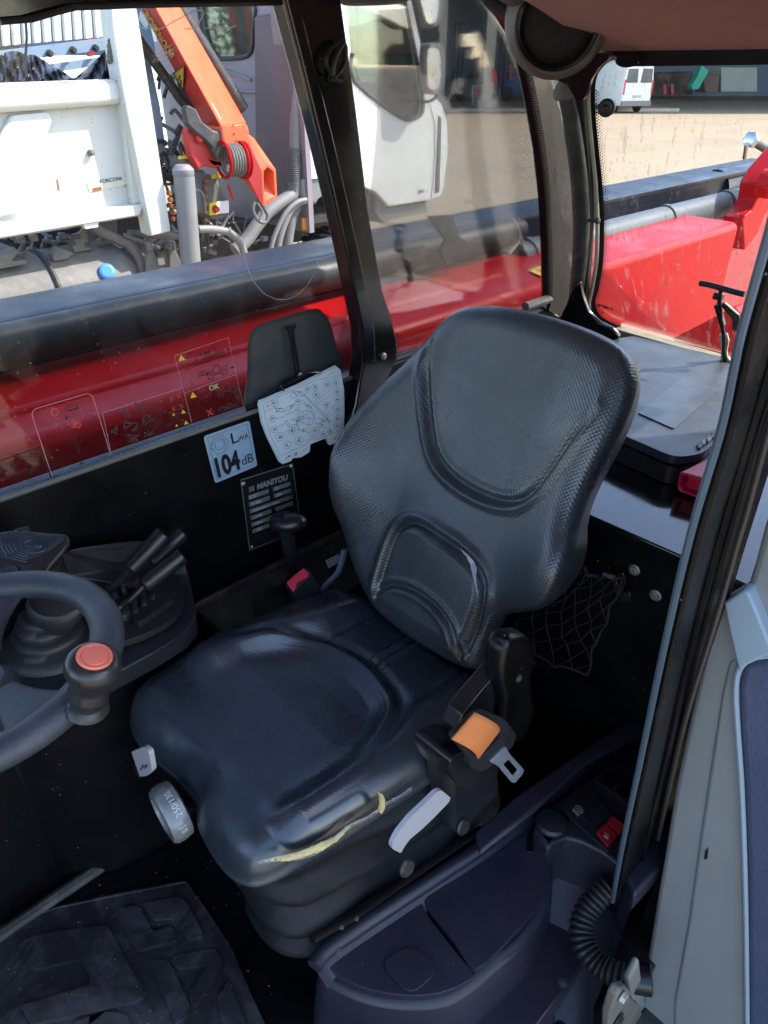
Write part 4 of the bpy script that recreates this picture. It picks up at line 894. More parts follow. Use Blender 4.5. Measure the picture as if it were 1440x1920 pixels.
# 12 V cap, switch frames, switches
cp_ = MB(); cc = pt(1034,1544,z=Z2+.001); cp_.lathe([(.026,0),(.026,.004),(.022,.008),(.01,.0095),(.0,.0095)], cc, (0,0,1), 28, sx=1.); cp_.obox(cc+Vector((.0,-.018,.004)), .014, .02, .006); cp_.build('socket_cap', PLA, nc)
def frame(q, name='switch_frame'):
    mb = MB(); mb.prism(rnd(pts(q, z=Z2+.001), .006), (0,0,.006)); return mb.build(name, PLA, nc, bevel=.003, seg=3)
fA = frame([(1054,1522),(1100,1480),(1175,1560),(1140,1602)]); fB = frame([(1114,1466),(1158,1428),(1250,1500),(1215,1540)])
def rocker(q, m, hgt=.010, par=None):
    mb = MB(); mb.prism(rnd(pts(q, z=Z2+.0072), .002), (0,0,hgt-.006)); return mb.build('rocker_switch', m, nc, bevel=.002, seg=3)
rocker([(1062,1524),(1086,1502),(1102,1519),(1078,1542)], PLA); rocker([(1092,1532),(1112,1512),(1134,1536),(1114,1556)], PLA, .008)
RSW = mat('red_switch', (.42,.012,.025), .45)
r1 = rocker([(1136,1548),(1148,1535),(1172,1556),(1160,1566)], RSW, .014); r2 = rocker([(1118,1563),(1134,1549),(1156,1570),(1140,1590)], RSW, .012)
rocker([(1124,1464),(1150,1442),(1172,1458),(1146,1482)], BLK, .008); rocker([(1152,1484),(1176,1462),(1200,1480),(1180,1502)], BLK, .008)
ic = MB(); z_ = Z2+.0118; fm = lambda u, v: pt(1083+u*.75+v*.55, 1521+u*.75-v*.6, z=z_)
for k in range(3): ic_ = strokes(ic, fm, [circ(-5+5*k, 6+(k%2)*3, 3.2, 10)], .0010, (0,0,1))
strokes(ic, fm, [[(-8+3*k,-2),(-6+3*k,-8)] for k in range(5)]+[[(-7,-4),(7,-4)],[(-7,-7),(7,-7)],[(-4,0),(8,2)]], .0009, (0,0,1)); ic.build('switch_symbol', mat('cream_symbol', (.62,.50,.38), .6), nc, smooth=False)
i2 = MB(); z_2 = Z2+.0138; f2_ = lambda u, v: pt(1137+u*.8+v*.45, 1568+u*.6-v*.7, z=z_2)
fillpoly(i2, f2_, [(-5,-5),(3,-6),(6,-2),(3,2),(0,0),(-3,4),(-4,0)], (0,0,1)); strokes(i2, f2_, [[(-6,5),(6,-6)],[(-2,6),(4,3)]], .0012, (0,0,1)); i2.build('switch_symbol', WINK, nc, smooth=False)
sbk = MB(); sbk.prism(NP([(900,1600),(1000,1520),(1100,1430),(1240,1360),(1260,1300),(1100,1400),(980,1480),(890,1560)], 1.30), (0,0,-.012)); sbk.build('console_shelf', PUR, nc, bevel=.005)
# ================================================================ CORRUGATED HOSE
hz_ = thing('corrugated_hose', 'black corrugated conduit looping from the console to the open door', 'hose', pt(1100,1750,z=1.1))
hp2 = smoothpath([pt(1142,1660,z=1.20), pt(1120,1682,z=1.19), pt(1098,1712,z=1.175), pt(1090,1748,z=1.16), pt(1100,1782,z=1.15), pt(1126,1812,z=1.145), pt(1160,1828,z=1.15), pt(1196,1834,z=1.155)], 22)
HL = [0]; 
for a, b in zip(hp2[:-1], hp2[1:]): HL.append(HL[-1]+(b-a).length)
pth, rad = [], []; N_ = 400
for i in range(N_+1):
    s = HL[-1]*i/N_; k = max(j for j in range(len(HL)) if HL[j] <= s+1e-9); k = min(k, len(HL)-2); t = (s-HL[k])/max(HL[k+1]-HL[k],1e-9)
    pth.append(hp2[k].lerp(hp2[k+1], t)); rad.append(.0170+.0026*(abs(math.sin(s*math.pi/.0088))**.6*2-1))
h1 = MB(); h1.tube(pth, rad, 22); h1.build('conduit', RUB, hz_, ang=80)
h2 = MB(); e = hp2[-1]; h2.lathe([(.021,-.012),(.022,0),(.022,.018),(.018,.02)], e, (hp2[-1]-hp2[-4]), 22); h2.build('end_collar', PLAS, hz_)

# ================================================================ FLOOR MAT
fm_ = thing('floor_mat', 'dusty black rubber floor mat with raised maze blocks', 'floor mat', (.2,.6,1.0))
FZ = 1.003
mp_ = [(-260,1830),(105,1702),(228,1676),(348,1653),(385,1706),(432,1778),(462,1850),(496,1925),(520,2000),(-200,2200)]
MB().prism(rnd(pts(mp_, z=FZ), .008), (0,0,.006)).build('mat_sheet', MAT_RUB, fm_, bevel=.002)
lip = MB(); lip.tube(pts([(-260,1832),(105,1702),(228,1676),(348,1653),(385,1706),(432,1778),(462,1850),(496,1925)], z=FZ+.007), .0025, 6); lip.build('mat_lip', MAT_RUB, fm_)
blocks = [[(42,1790),(36,1776),(50,1764),(100,1752),(196,1739),(206,1744),(236,1800),(270,1858),(272,1872),(258,1882),(180,1902),(60,1925),(40,1890),(168,1852),(172,1838),(153,1803),(62,1823)],
 [(216,1716),(222,1708),(252,1703),(264,1706),(288,1752),(322,1740),(334,1762),(330,1770),(262,1787),(254,1780)],
 [(266,1698),(338,1686),(350,1694),(382,1754),(378,1762),(354,1767),(326,1727),(290,1730),(284,1722)],
 [(284,1812),(290,1806),(312,1803),(322,1812),(358,1890),(348,1912),(330,1925)],
 [(320,1806),(330,1796),(392,1784),(404,1784),(418,1806),(412,1822),(372,1886),(362,1890),(354,1872),(390,1814),(334,1822)],
 [(408,1870),(430,1842),(470,1940),(420,1960)],
 [(140,1920),(200,1900),(240,1905),(250,1940),(140,1960)]]
for bpoly in blocks:
    q = rnd(pts(bpoly, z=FZ+.006), .006, 3); MB().prism(q, (0,0,.009)).build('mat_block', MAT_RUB, fm_, bevel=.0009)
# debris on the floor: nobody could count it
db = MB()
for i in range(120):
    a, b = random.uniform(0,520), random.uniform(1600,1920); p = pt(a, b, z=FZ+.011)
    if p.y > .92 or p.x > .33: continue
    r = random.uniform(.0004,.0013)*(2 if random.random() < .06 else 1); db.add([p+Vector((r,0,0)),p+Vector((-r*.5,r,0)),p+Vector((-r*.5,-r,0)),p+Vector((0,0,r))], [(0,1,3),(1,2,3),(2,0,3),(0,2,1)])
o = db.build('grit', mat('pale_grit', (.45,.42,.36), .9), origin=(.1,.6,1.01), smooth=False); tag(o, 'pale grit and crumbs scattered over the rubber floor mat', 'grit', kind='stuff')

# ================================================================ CARGO NET
nt = thing('cargo_net', 'black elastic luggage net hooked on the bulkhead behind the seat', 'net', (.93,.47,1.37))
NX = .935; nm = MB()
c00, c10, c11, c01 = pt(990,1165,x=NX), pt(1100,1262,x=NX), pt(1172,1078,x=NX), pt(1060,1060,x=NX)
c00 = pt(940,1190,x=NX); c01 = pt(1090,1062,x=NX)
nf = quadmap((c00, c10, c11, c01)); K = 9
nodes = {}
for i in range(K+1):
    for j in range(K+1): 
        p = nf(i/K, j/K); nodes[i,j] = p+Vector((random.uniform(-.008,.003), random.uniform(-.006,.006), random.uniform(-.006,.006)-.010*math.sin(math.pi*i/K)))
for i in range(K):
    for j in range(K):
        if (i+j) % 2 == 0: nm.tube([nodes[i,j], nodes[i+1,j+1]], .0010, 5)
        else: nm.tube([nodes[i+1,j], nodes[i,j+1]], .0010, 5)
NETM = mat('net_cord', (.020,.019,.026), .75)
nm.build('mesh', NETM, nt)
ed = MB(); ed.tube(smoothpath([nodes[i,K] for i in range(K+1)],3), .003, 8); ed.tube(smoothpath([nodes[K,j] for j in range(K+1)],3), .0022, 8); ed.tube(smoothpath([nodes[i,0] for i in range(K+1)],3), .0022, 8)
ed.build('net_border', NETM, nt)
hk = MB(); hk.tube(smoothpath(pts([(1158,1100),(1156,1084),(1164,1074),(1172,1080),(1170,1096),(1163,1112)], x=.94), 4), .0028, 8); hk.build('hook', PLAS, nt)
fer = MB(); fer.tube(pts([(1132,1077),(1152,1083)], x=.93), .0042, 10); fer.build('ferrule', ALU, nt)
ank = MB(); ank.prism(pts([(1160,1112),(1182,1110),(1182,1128),(1162,1130)], x=.948), (.008,0,0)); ank.build('anchor', PLA, nt, bevel=.002)

# ================================================================ TOOL CASE and crimson case on the shelf
SH = 1.669
tc_ = thing('tool_case', 'black plastic tool case with embossed lid lying on the rear shelf', 'case', pt(1240,780,z=SH))
CT = 1.715
cq = [(1165,648),(1215,645),(1300,668),(1380,690),(1400,760),(1330,850),(1280,866),(1240,862),(1200,845),(1120,812),(1060,780),(1100,700)]
low = MB(); low.prism(rnd(pts([(1150,650),(1210,642),(1400,696),(1420,770),(1310,872),(1262,880),(1060,790),(1080,700)], z=CT-.012), .03, 5), (0,0,-(CT-.012-SH-.001))); low.build('case_base', PLA, tc_, bevel=.006, seg=3)
lid = MB(); lid.prism(rnd(pts([(1152,646),(1212,638),(1402,692),(1422,766),(1312,866),(1262,873),(1060,783),(1080,696)], z=CT-.008), .03, 6), (0,0,.016)); lid.build('case_lid', mat('pebbled_black_plastic', (.030,.034,.040), .42, bump=.8, bscale=260, dust=.3, dcol=(.16,.17,.15)), tc_, bevel=.009, seg=4)
em = MB(); em.prism(rnd(pts([(1195,776),(1278,712),(1345,732),(1262,806)], z=CT+.0075), .006), (0,0,.003)); em.build('lid_emboss', mat('case_panel', (.034,.038,.044), .36, bump=.3, bscale=300, dust=.35, dcol=(.20,.20,.17)), tc_, bevel=.0015)
for s_ in range(5):
    a, b = 1303+9*s_, 842-7*s_; j = MB(); j.prism([pt(a+q*random.uniform(.8,1.1), b+w, z=CT+.001+random.uniform(0,.004)) for q, w in ((0,0),(9,-8),(14,-2),(10,6),(4,8))], (0,0,.010)); j.build('hinge_lug', PLA, tc_, bevel=.0015)
cc_ = thing('warning_triangle_case', 'crimson folded plastic case on the rear shelf behind the door post', 'case', pt(1300,920,z=SH))
r0 = [(1266,900),(1274,886),(1330,852),(1400,830),(1400,980),(1330,950),(1268,926)]
a1 = MB(); prof_ = [(1267,890),(1276,881),(1300,893),(1340,912),(1340,948),(1278,922),(1267,914)]
rx_ = Vector((.25,-.97,0))
ex = MB(); base = [pt(1268,912,z=SH+.012), pt(1274,885,z=SH+.045), pt(1328,900,z=SH+.045), pt(1330,944,z=SH+.004), pt(1272,922,z=SH+.004)]
ax_ = (pt(1340,852,z=SH+.04)-pt(1276,884,z=SH+.04))
hole = [base[0].lerp(sum(base,Vector())/5,.28), base[1].lerp(sum(base,Vector())/5,.28), base[2].lerp(sum(base,Vector())/5,.28), base[3].lerp(sum(base,Vector())/5,.28), base[4].lerp(sum(base,Vector())/5,.28)]
ex.prism(base, ax_*1.6, holes=[hole]); ex.build('case_shell', REDC, cc_, bevel=.004, seg=3)
ins_ = MB(); ins_.prism([p.lerp(sum(base,Vector())/5,.45)+ax_*.1 for p in base], ax_*1.3); ins_.build('triangle_arm', REDC, cc_, bevel=.002)
# ================================================================ STICKERS, PLATES, CARDS
NW = Vector((0,-1,0))
def wmap(q, y=1.077): return quadmap([pt(a,b,y=y) for a,b in q])       # bl, br, tr, tl
s104 = thing('noise_sticker', 'blue grey sticker reading LWA 104 dB on the black wall', 'sticker', pt(430,905,y=1.076))
q = [pt(a,b,y=1.0765) for a,b in ((403,906),(482,873),(467,788),(381,818))]
MB().prism(rnd(q, .006), (0,-.001,0)).build('sticker_face', BLUES, s104, smooth=False)
f = wmap(((403,906),(482,873),(467,788),(381,818)), 1.0752)
t = MB(); textmb(t, '104', f, .40, .03, .10, NW, asp=.72, bold=.04); textmb(t, 'dB', f, .20, .66, .13, NW, asp=.95); textmb(t, 'L', f, .23, .52, .65, NW, asp=1.15, bold=.006); textmb(t, 'WA', f, .11, .68, .65, NW, asp=.95)
strokes(t, f, [[(.07,.06),(.94,.06),(.94,.94),(.07,.94),(.07,.06)]], .0006, NW)
strokes(t, f, [circ(.28,.73,.20,6,.20), circ(.28,.73,.10,14), circ(.26,.72,.15,12,.15,-60,200)], .0006, NW); strokes(t, f, [[(.10,.68),(.18,.70),(.18,.78),(.10,.80)]], .0005, NW)
t.build('sticker_print', INK, s104, smooth=False)

dp = thing('data_plate', 'black riveted maker plate with grey data fields under the instruction cards', 'plate', pt(500,1000,y=1.075))
PQ = ((467,1033),(566,993),(549,868),(450,899))
MB().prism([pt(a,b,y=1.0765) for a,b in PQ], (0,-.0016,0)).build('plate', PLATEM, dp, smooth=False)
f = wmap(PQ, 1.0746)
t = MB(); strokes(t, f, [[(.012,.01),(.985,.01),(.985,.99),(.012,.99),(.012,.01)]], .0022, NW); t.build('plate_rim', ALU, dp, smooth=False)
t = MB(); flds = [(.10,.70,.48),(.10,.605,.48),(.10,.51,.90),(.10,.415,.48),(.10,.32,.48),(.10,.225,.48),(.56,.70,.90),(.56,.605,.90),(.56,.415,.90)]
for (u0,v0,u1) in flds: fillpoly(t, f, [(u0,v0),(u1,v0),(u1,v0+.058),(u0,v0+.058)], NW, .0003)
t.build('data_field', PFIELD, dp, smooth=False)
t = MB()
for s, u, v, h in (('MLT 1040 145',.12,.732,.020),('75K ST5 S1',.12,.708,.020),('01/2024',.14,.615,.038),('S1',.60,.712,.038),('2024',.60,.615,.038),('XMANM000K01178A3C',.14,.520,.034),('11910',.16,.425,.038),('17910',.16,.330,.038),('1500',.16,.235,.038),('/',.72,.425,.034)):
    textmb(t, s, f, h, u, v, NW, asp=1.05 if h > .03 else 1.0, lift=.0009)
t.build('plate_print', WINK, dp, smooth=False)
t = MB(); textmb(t, 'MANITOU', f, .075, .27, .80, NW, asp=1.22, bold=.045, shear=.15)
strokes(t, f, [circ(.18,.835,.045,12,.032), circ(.18,.835,.025,10,.018), [(.13,.80),(.23,.87)],[(.13,.86),(.23,.80)]], .0012, NW); t.build('maker_name', mat('dull_silver_print', (.20,.22,.25), .4), dp, smooth=False)
for a, b, r in ((456,907,.0042),(545,874,.003),(472,1025,.003),(560,988,.003)):
    MB().lathe([(r*1.1,0),(r,.0015),(r*.5,.0028)], pt(a,b,y=1.0745), NW, 12).build('rivet', ZINC, dp)

# ---- grey printed patch on the window with the hanger rod
pf = MB(); pat = [(640,694),(560,728),(463,772),(464,700),(466,640),(474,620),(488,608),(540,592),(588,579),(604,586),(618,606),(630,650),(642,690)]
PW = [pt(a,b,y=1.0965) for a,b in pat]; pf.prism(smoothpath(PW, 3, True), (0,-.0006,0)); pf.build('window_print_patch', FRIT, cab, smooth=False)
d = MB(); dots(d, smoothpath([pt(a,b,y=1.0955) for a,b in ((462,770),(463,700),(465,640),(473,619),(488,607),(540,591),(590,578),(606,585),(620,606),(632,650),(644,690))], 3), NW, 1, rows=3, step=.0042, r0=.0017)
dots(d, [pt(a,b,y=1.0955) for a,b in ((0,42),(60,38),(106,26),(140,17),(250,12))], NW, -1, rows=6, step=.006, r0=.0024)
dots(d, smoothpath([pt(a,b,y=1.048) for a,b in fl[1:-1]], 2), NW, 1, rows=4, step=.0055, r0=.0021)
dots(d, smoothpath([pt(a,b,y=1.048) for a,b in fl[1:-1]], 2), NW, -1, rows=4, step=.0055, r0=.0021)
dots(d, [pt(0,932,y=1.093), pt(660,694,y=1.093)], NW, -1, rows=3, step=.0045, r0=.0016)
fo2 = d.build('frit_dots', FRITB, cab, smooth=False); fo2['kind'] = 'stuff'
d = MB(); e = smoothpath(RPL([(a+13, b) for a, b in sealp[3:]], .0045), 3); dots(d, e, -RN, 1, rows=4, step=.006, r0=.0024); dots(d, e, -RN, -1, rows=4, step=.006, r0=.0024)
e = RPL([(1160,614),(1440,697)], .0045); dots(d, e, -RN, -1, rows=3, step=.006, r0=.0024)
o = d.build('frit_dots', FRITB, cab, smooth=False); o['kind'] = 'stuff'
sc2 = MB()
for k in range(5):
    P = [(508+k*.9+random.uniform(-1,1), 612), (512+k+random.uniform(-1,1), 630), (514+k*1.1+random.uniform(-1,1), 680), (516+k+random.uniform(-1,1), 738)]
    strokes(sc2, lambda u, v: pt(u, v, y=1.0955), [P], .0006, NW)
sc2.build('scratch', GREYT, cab, smooth=False)

hg_ = thing('card_hanger', 'thin black rod and wire loop holding the instruction cards on the window', 'hanger', pt(560,760,y=1.08))
h = MB(); h.tube(pts([(543,616),(557,702)], y=1.088), .0035, 8); h.tube(pts([(548,616),(562,702)], y=1.090), .0022, 8); h.obox(pt(545,614,y=1.087), .022, .006, .006); h.build('rod', PLAS, hg_)
h = MB(); h.prism(smoothpath(pts([(520,730),(530,715),(550,706),(575,700),(598,697),(594,706),(566,716),(545,730),(525,742)], y=1.082), 3, True), (0,-.005,0)); h.build('holder_plate', PLAS, hg_, bevel=.001)
h = MB(); h.tube(smoothpath(pts([(534,752),(536,742),(533,733),(527,724),(545,716),(562,706),(580,699),(598,699),(602,708),(603,716),(600,720)], y=1.066), 5), .0021, 8); h.build('wire_loop', ALU if False else BLKG, hg_)
bolt(pt(562,703,y=1.076), NW, .0035, .004, hg_)

cd = thing('instruction_cards', 'stack of white hanging cards printed with telehandler diagrams beside the seat', 'card', pt(560,850,y=1.07))
def cardpt(a, b, y): return pt(a, b, y=y)
outc = [(487,762),(489,754),(500,750),(560,724),(632,688),(638,693),(641,704),(645,730),(646,770),(645,800),(640,820),(634,829),(618,835),(612,820),(610,822),(582,833),(581,846),(567,855),(560,856),(550,857),(548,862),(532,868),(526,864),(505,826),(493,795)]
for k in range(3):
    c = MB(); P = [cardpt(a-k*2.0, b-k*1.6+(4 if k and b > 835 else 0), 1.060+k*.003) for a, b in outc]; c.prism(P, (0,.0009,0)); c.build('card', CARD, cd, smooth=False)
ink = MB(); f = lambda a, b: cardpt(a, b, 1.0594)
def cz(x, y): return (480+x/8, 680+y/8)           # crop coordinates of the card close-up
L = []
L.append([cz(*p) for p in ((100,620),(120,610),(900,260),(1270,180),(1290,230),(1310,500),(1300,800),(1250,1000),(1180,1050),(870,1165),(850,1130),(770,1165),(750,1230),(560,1310),(400,1380),(350,1370),(220,1100),(130,800),(100,620))])
for (cx, cy, r) in ((260,605,45),(245,840,47),(275,1000,50),(360,1110,65),(465,1235,60),(640,1165,62),(625,590,45),(770,400,45),(880,370,48),(895,480,50),(1065,320,52),(1190,310,52),(1215,430,50),(1225,545,50),(1060,630,48),(1220,695,66),(1220,830,46),(1205,950,44),(1110,1025,42),(1005,1070,42)):
    L.append([cz(a,b) for a,b in circ(cx,cy,r,16)])
    for k in range(4):
        a = random.uniform(0,6.28); L.append([cz(cx+r*.6*math.cos(a), cy+r*.6*math.sin(a)), cz(cx+r*.5*math.cos(a+2.2), cy+r*.5*math.sin(a+2.2)), cz(cx+r*.2*math.cos(a+4), cy+r*.2*math.sin(a+4))])
for l in ([(300,835),(370,825),(600,710)],[(330,965),(440,905)],[(420,1060),(470,1010)],[(450,1150),(500,1020)],[(1030,390),(980,480),(870,590)],[(1150,370),(880,610)],[(1170,455),(890,630)],[(1190,600),(1060,790)],[(1160,765),(1080,810)],[(1170,865),(1110,885)],[(1030,740),(1040,690)],
   # machine: boom, cab, body, forks
   [(690,440),(1080,830)],[(720,500),(1060,850)],[(640,560),(700,560),(900,760)],[(700,600),(880,790),(880,860)],[(700,440),(560,420),(500,510),(560,530),(690,480)],[(560,430),(600,500),(640,430),(690,500)],
   [(660,760),(720,715),(800,730),(860,790),(880,850),(820,930),(700,910),(660,860),(660,760)],[(700,740),(700,900)],[(760,720),(800,900)],[(660,850),(860,830)],[(600,660),(600,900),(640,1000),(760,1020),(800,940)],[(630,660),(640,940)],
   [(430,870),(480,880),(500,960)],[(440,880),(480,950)],[(520,870),(560,840),(610,870),(600,930)],[(640,1010),(800,1050)],[(880,900),(960,930),(1040,980)],[(1040,850),(1100,880),(1110,950),(1050,970)],[(920,990),(960,1050)],
   [(290,680),(400,690),(430,740),(300,730),(290,680)],[(430,690),(560,620)],[(440,730),(560,650)],[(130,730),(330,650),(320,540)],[(470,760),(520,690)],[(500,640),(530,690)]):
    L.append([cz(*p) for p in l])
L += [[cz(a,b) for a,b in circ(565,1000,75,20)], [cz(a,b) for a,b in circ(565,1000,40,14)], [cz(a,b) for a,b in circ(875,1045,72,20)], [cz(a,b) for a,b in circ(870,1045,38,14)], [cz(a,b) for a,b in circ(730,800,25,10)],[cz(a,b) for a,b in circ(955,940,35,12)],[cz(a,b) for a,b in circ(725,1310,22,10)],[cz(a,b) for a,b in circ(452,1440,14,10)]]
for k in range(60):
    x, y = random.choice(((600,470),(640,450),(700,480),(620,700),(640,850),(660,820),(980,910),(1060,860),(1080,900),(800,650),(1000,870),(560,1000),(870,1040),(700,1010),(330,700),(520,650))); x += random.uniform(-40,40); y += random.uniform(-30,30)
    L.append([cz(x,y), cz(x+random.uniform(-30,30), y+random.uniform(-30,30)), cz(x+random.uniform(-30,30), y+random.uniform(-30,30))])
strokes(ink, f, L, .00055, NW)
strokes(ink, f, [[cz(160,665),cz(190,630)],[cz(1160,1155),cz(1205,1110)],[cz(470,1420),cz(515,1380)],[cz(480,1400),cz(510,1405)],[cz(565,1365),cz(610,1345),cz(600,1390),cz(575,1385)]], .0016, NW)
strokes(ink, f, [[cz(1150,235),cz(1235,215)],[cz(1070,185),cz(1170,140)],[cz(520,1325),cz(610,1290)]], .0007, NW)
ink.build('card_print', mat('card_ink', (.03,.05,.09), .6, var=0), cd, smooth=False)

# ---- decals printed on the lower window
YD = 1.0968
dk = thing('window_decal', 'clear window decal of telehandler silhouettes with yellow warning triangles, red crosses and OK', 'decal', pt(390,760,y=YD))
def bz(x, y): return (300+x/8, 620+y/8)
f = lambda a, b: pt(a, b, y=YD)
out, blk, red, yel, grn = MB(), MB(), MB(), MB(), MB()
strokes(out, f, [[bz(*p) for p in ((215,375),(1020,105),(1250,1150))], [bz(*p) for p in ((215,375),(490,1440))], [bz(365,935),bz(1140,655)]], .0007, NW)
strokes(out, f, [[(192,774),(341,727)], [(192,774),(212,870)], [(212,872),(330,830)]], .0007, NW)
def machine(x, y, k=1., boom=True):
    o = []
    o += [[bz(x+a*k,y+b*k) for a,b in circ(0,0,48,18)], [bz(x+a*k,y+b*k) for a,b in circ(0,0,28,14)], [bz(x+a*k,y+b*k) for a,b in circ(205,-72,48,18)], [bz(x+a*k,y+b*k) for a,b in circ(205,-72,28,14)]]
    cabp = [(30,-110),(50,-165),(100,-180),(140,-160),(150,-100),(130,-60),(70,-30),(40,-60),(30,-110)]
    o += [[bz(x+a*k,y+b*k) for a,b in cabp], [bz(x+(85+(a-85)*.8)*k,y+(-105+(b+105)*.8)*k) for a,b in cabp], [bz(x+a*k,y+b*k) for a,b in ((160,-130),(240,-165),(255,-140),(255,-60))], [bz(x+a*k,y+b*k) for a,b in ((50,-30),(140,-50),(160,-90))]]
    o += [[bz(x+a*k,y+b*k) for a,b in l] for l in (((30,-90),(-60,-75),(-140,-80),(-170,-40),(-180,20)), ((20,-70),(-60,-55),(-130,-60),(-155,-20),(-165,30)))]
    return o
strokes(blk, f, machine(695,425)+machine(755,690), .0009, NW); strokes(blk, f, [[bz(370,590),bz(880,400)],[bz(500,500),bz(540,440),bz(560,510),bz(500,500)],[bz(400,410),bz(490,385)],[bz(460,780),bz(480,830),bz(500,830)],[bz(470,770),bz(490,800)]], .0009, NW)
strokes(blk, f, [[bz(600,350),bz(700,325)],[bz(1000,285),bz(1040,275)],[bz(630,670),bz(715,650)],[bz(1060,555),bz(1095,545)]], .0030, NW)
strokes(blk, f, [[bz(395,365),bz(480,345)],[bz(400,350),bz(480,330)]], .0012, NW)
gy = MB(); strokes(gy, f, machine(905,950,.95)+[[bz(580,1110),bz(600,1020),bz(700,1000)],[bz(690,1060),bz(760,1000)],[bz(570,930),bz(670,895)],[bz(580,910),bz(665,880)]]+machine(990,1190,.6), .0009, NW)
def tri(x, y, s): 
    P = [bz(x-s, y+s*.85), bz(x+s, y+s*.45), bz(x-s*.35, y-s*1.1)]; fillpoly(yel, f, P, NW, .0012)
    strokes(blk, lambda a, b: f(a, b)+NW*.0016, [[bz(x-s*.15, y-s*.4), bz(x, y+s*.25)], [bz(x+.02*s, y+s*.5), bz(x+.04*s, y+s*.55)]], .0011*s/50, NW)
for (x,y,s) in ((325,415,50),(500,970,46),(348,1215,32),(392,1380,32),(203,1255,20),(248,1420,20)): tri(x,y,s)
for (x,y,s) in ((640,345,24),(985,290,24),(670,665,24),(1050,560,24),(168,1025,38),(278,980,38),(200,1170,38),(318,1130,38),(742,1225,60)):
    strokes(red, f, [[bz(x-s*.8,y-s*.5),bz(x+s*.8,y+s*.5)],[bz(x+s*.35,y-s),bz(x-s*.35,y+s)]], .0012 if s < 50 else .0020, NW, .0012)
fo_k = quadmap([f(*bz(*p)) for p in ((735,905),(855,870),(840,790),(722,825))]); textmb(grn, 'OK', fo_k, .9, .02, .05, NW, asp=.68, lift=.001, bold=.01)
strokes(gy, f, [[bz(60,1200),bz(90,1195),bz(90,1230),bz(50,1235),bz(60,1200)],[bz(110,1400),bz(150,1395),bz(140,1425),bz(100,1430),bz(110,1400)],[bz(215,1000),bz(245,990)],[bz(240,1140),bz(285,1125)],[bz(240,1250),bz(300,1235)],[bz(290,1405),bz(350,1390)]], .0009, NW)
# attachments drawn further left
def iz(x, y): return (x/2.057, 560+y/2.057)
A_ = []
for (x, y, w, h) in ((485,440,55,40),(540,420,45,45),(505,490,60,45),(565,470,50,50),(515,540,60,30),(580,520,50,40),(440,500,30,60)):
    for k in range(3):
        A_.append([iz(x+random.uniform(-w,w)/2, y+random.uniform(-h,h)/2) for _ in range(4)])
strokes(gy, f, A_, .0012, NW)
out.build('decal_outline', PINKI, dk, smooth=False); blk.build('decal_print', INK, dk, smooth=False); gy.build('decal_faint_print', INKG, dk, smooth=False)
red.build('red_cross', REDI, dk, smooth=False); yel.build('warning_triangle', YEL, dk, smooth=False); grn.build('ok_lettering', GRNI, dk, smooth=False)

d2 = thing('window_decal', 'clear rounded window decal with start up symbols, red P ring and black arrows', 'decal', pt(135,890,y=YD))
def az(x, y): return (x/6.545, 740+y/6.545)
o1, o2, o3 = MB(), MB(), MB()
fr2 = [f(*az(*p)) for p in ((370,190),(1120,-30),(1370,770),(640,1010))]
P = rnd(fr2, .012, 6); 
for a, b in zip(P, P[1:]+P[:1]):
    dd = (b-a); sd = dd.cross(NW).normalized()*.0005; o1.add([a-sd+NW*.0006,b-sd+NW*.0006,b+sd+NW*.0006,a+sd+NW*.0006], [(0,1,2,3)])
strokes(o2, f, [[az(*p) for p in l] for l in (((440,410),(1180,180)),((520,620),(860,520)),((930,470),(1230,380)),((600,820),(900,720)),((990,665),(1290,575)))], .0005, NW)
strokes(o2, f, [[az(a,b) for a,b in circ(583,528,18,12)],[az(a,b) for a,b in circ(658,507,16,12)],[az(*p) for p in ((570,500),(580,470),(625,460),(650,500))],[az(*p) for p in ((600,510),(640,505))],[az(a,b) for a,b in circ(1095,310,60,20)],[az(820,160),az(940,120)],[az(*p) for p in ((820,190),(820,130),(880,110),(940,100),(950,160),(880,180),(820,195))]], .0008, NW)
strokes(o2, f, [[az(835,200),az(960,160)],[az(1080,340),az(1100,310)]], .0014, NW)
for (x,y) in ((810,270),(882,475),(952,680)): 
    fillpoly(o2, f, [az(x-14,y-12),az(x+6,y-18),az(x+14,y+14),az(x+22,y+16),az(x+8,y+40),az(x-10,y+24),az(x,y+20)], NW)
strokes(o2, f, [[az(x+random.uniform(-30,30),y+random.uniform(-25,25)) for _ in range(4)] for (x,y) in ((1000,560),(990,570),(1020,545),(870,610),(860,600),(1000,830),(990,850),(820,450),(785,365))], .0008, NW)
strokes(o3, f, [[az(a,b) for a,b in circ(670,215,44,16)],[az(a,b) for a,b in circ(928,366,36,16)],[az(a,b) for a,b in circ(928,366,60,12,50,-60,60)],[az(a,b) for a,b in circ(928,366,60,12,50,120,240)]], .0010, NW)
fp = quadmap([f(*az(*p)) for p in ((908,395),(948,382),(940,335),(900,348))]); textmb(o3, 'P', fp, .9, .15, .05, NW, asp=1.1, bold=.04)
o1.build('decal_outline', PINKI, d2, smooth=False); o2.build('decal_print', INK, d2, smooth=False); o3.build('decal_red_print', mat('orange_red_print', (.80,.12,.07), .5, var=0), d2, smooth=False)
d3 = thing('window_decal', 'black framed window decal showing a hand on a lever, at the left edge of photo', 'decal', pt(40,920,y=YD))
o1, o2 = MB(), MB()
strokes(o1, f, [[az(*p) for p in ((-400,950),(480,645),(630,1030),(0,1260),(-300,1370))]], .0016, NW)
strokes(o1, f, [[az(*p) for p in l] for l in (((200,850),(250,760),(380,760),(470,770)),((210,870),(260,795),(370,795),(465,815)),((380,760),(370,795)),((170,850),(215,840),(210,880),(175,875),(170,850)))], .0007, NW)
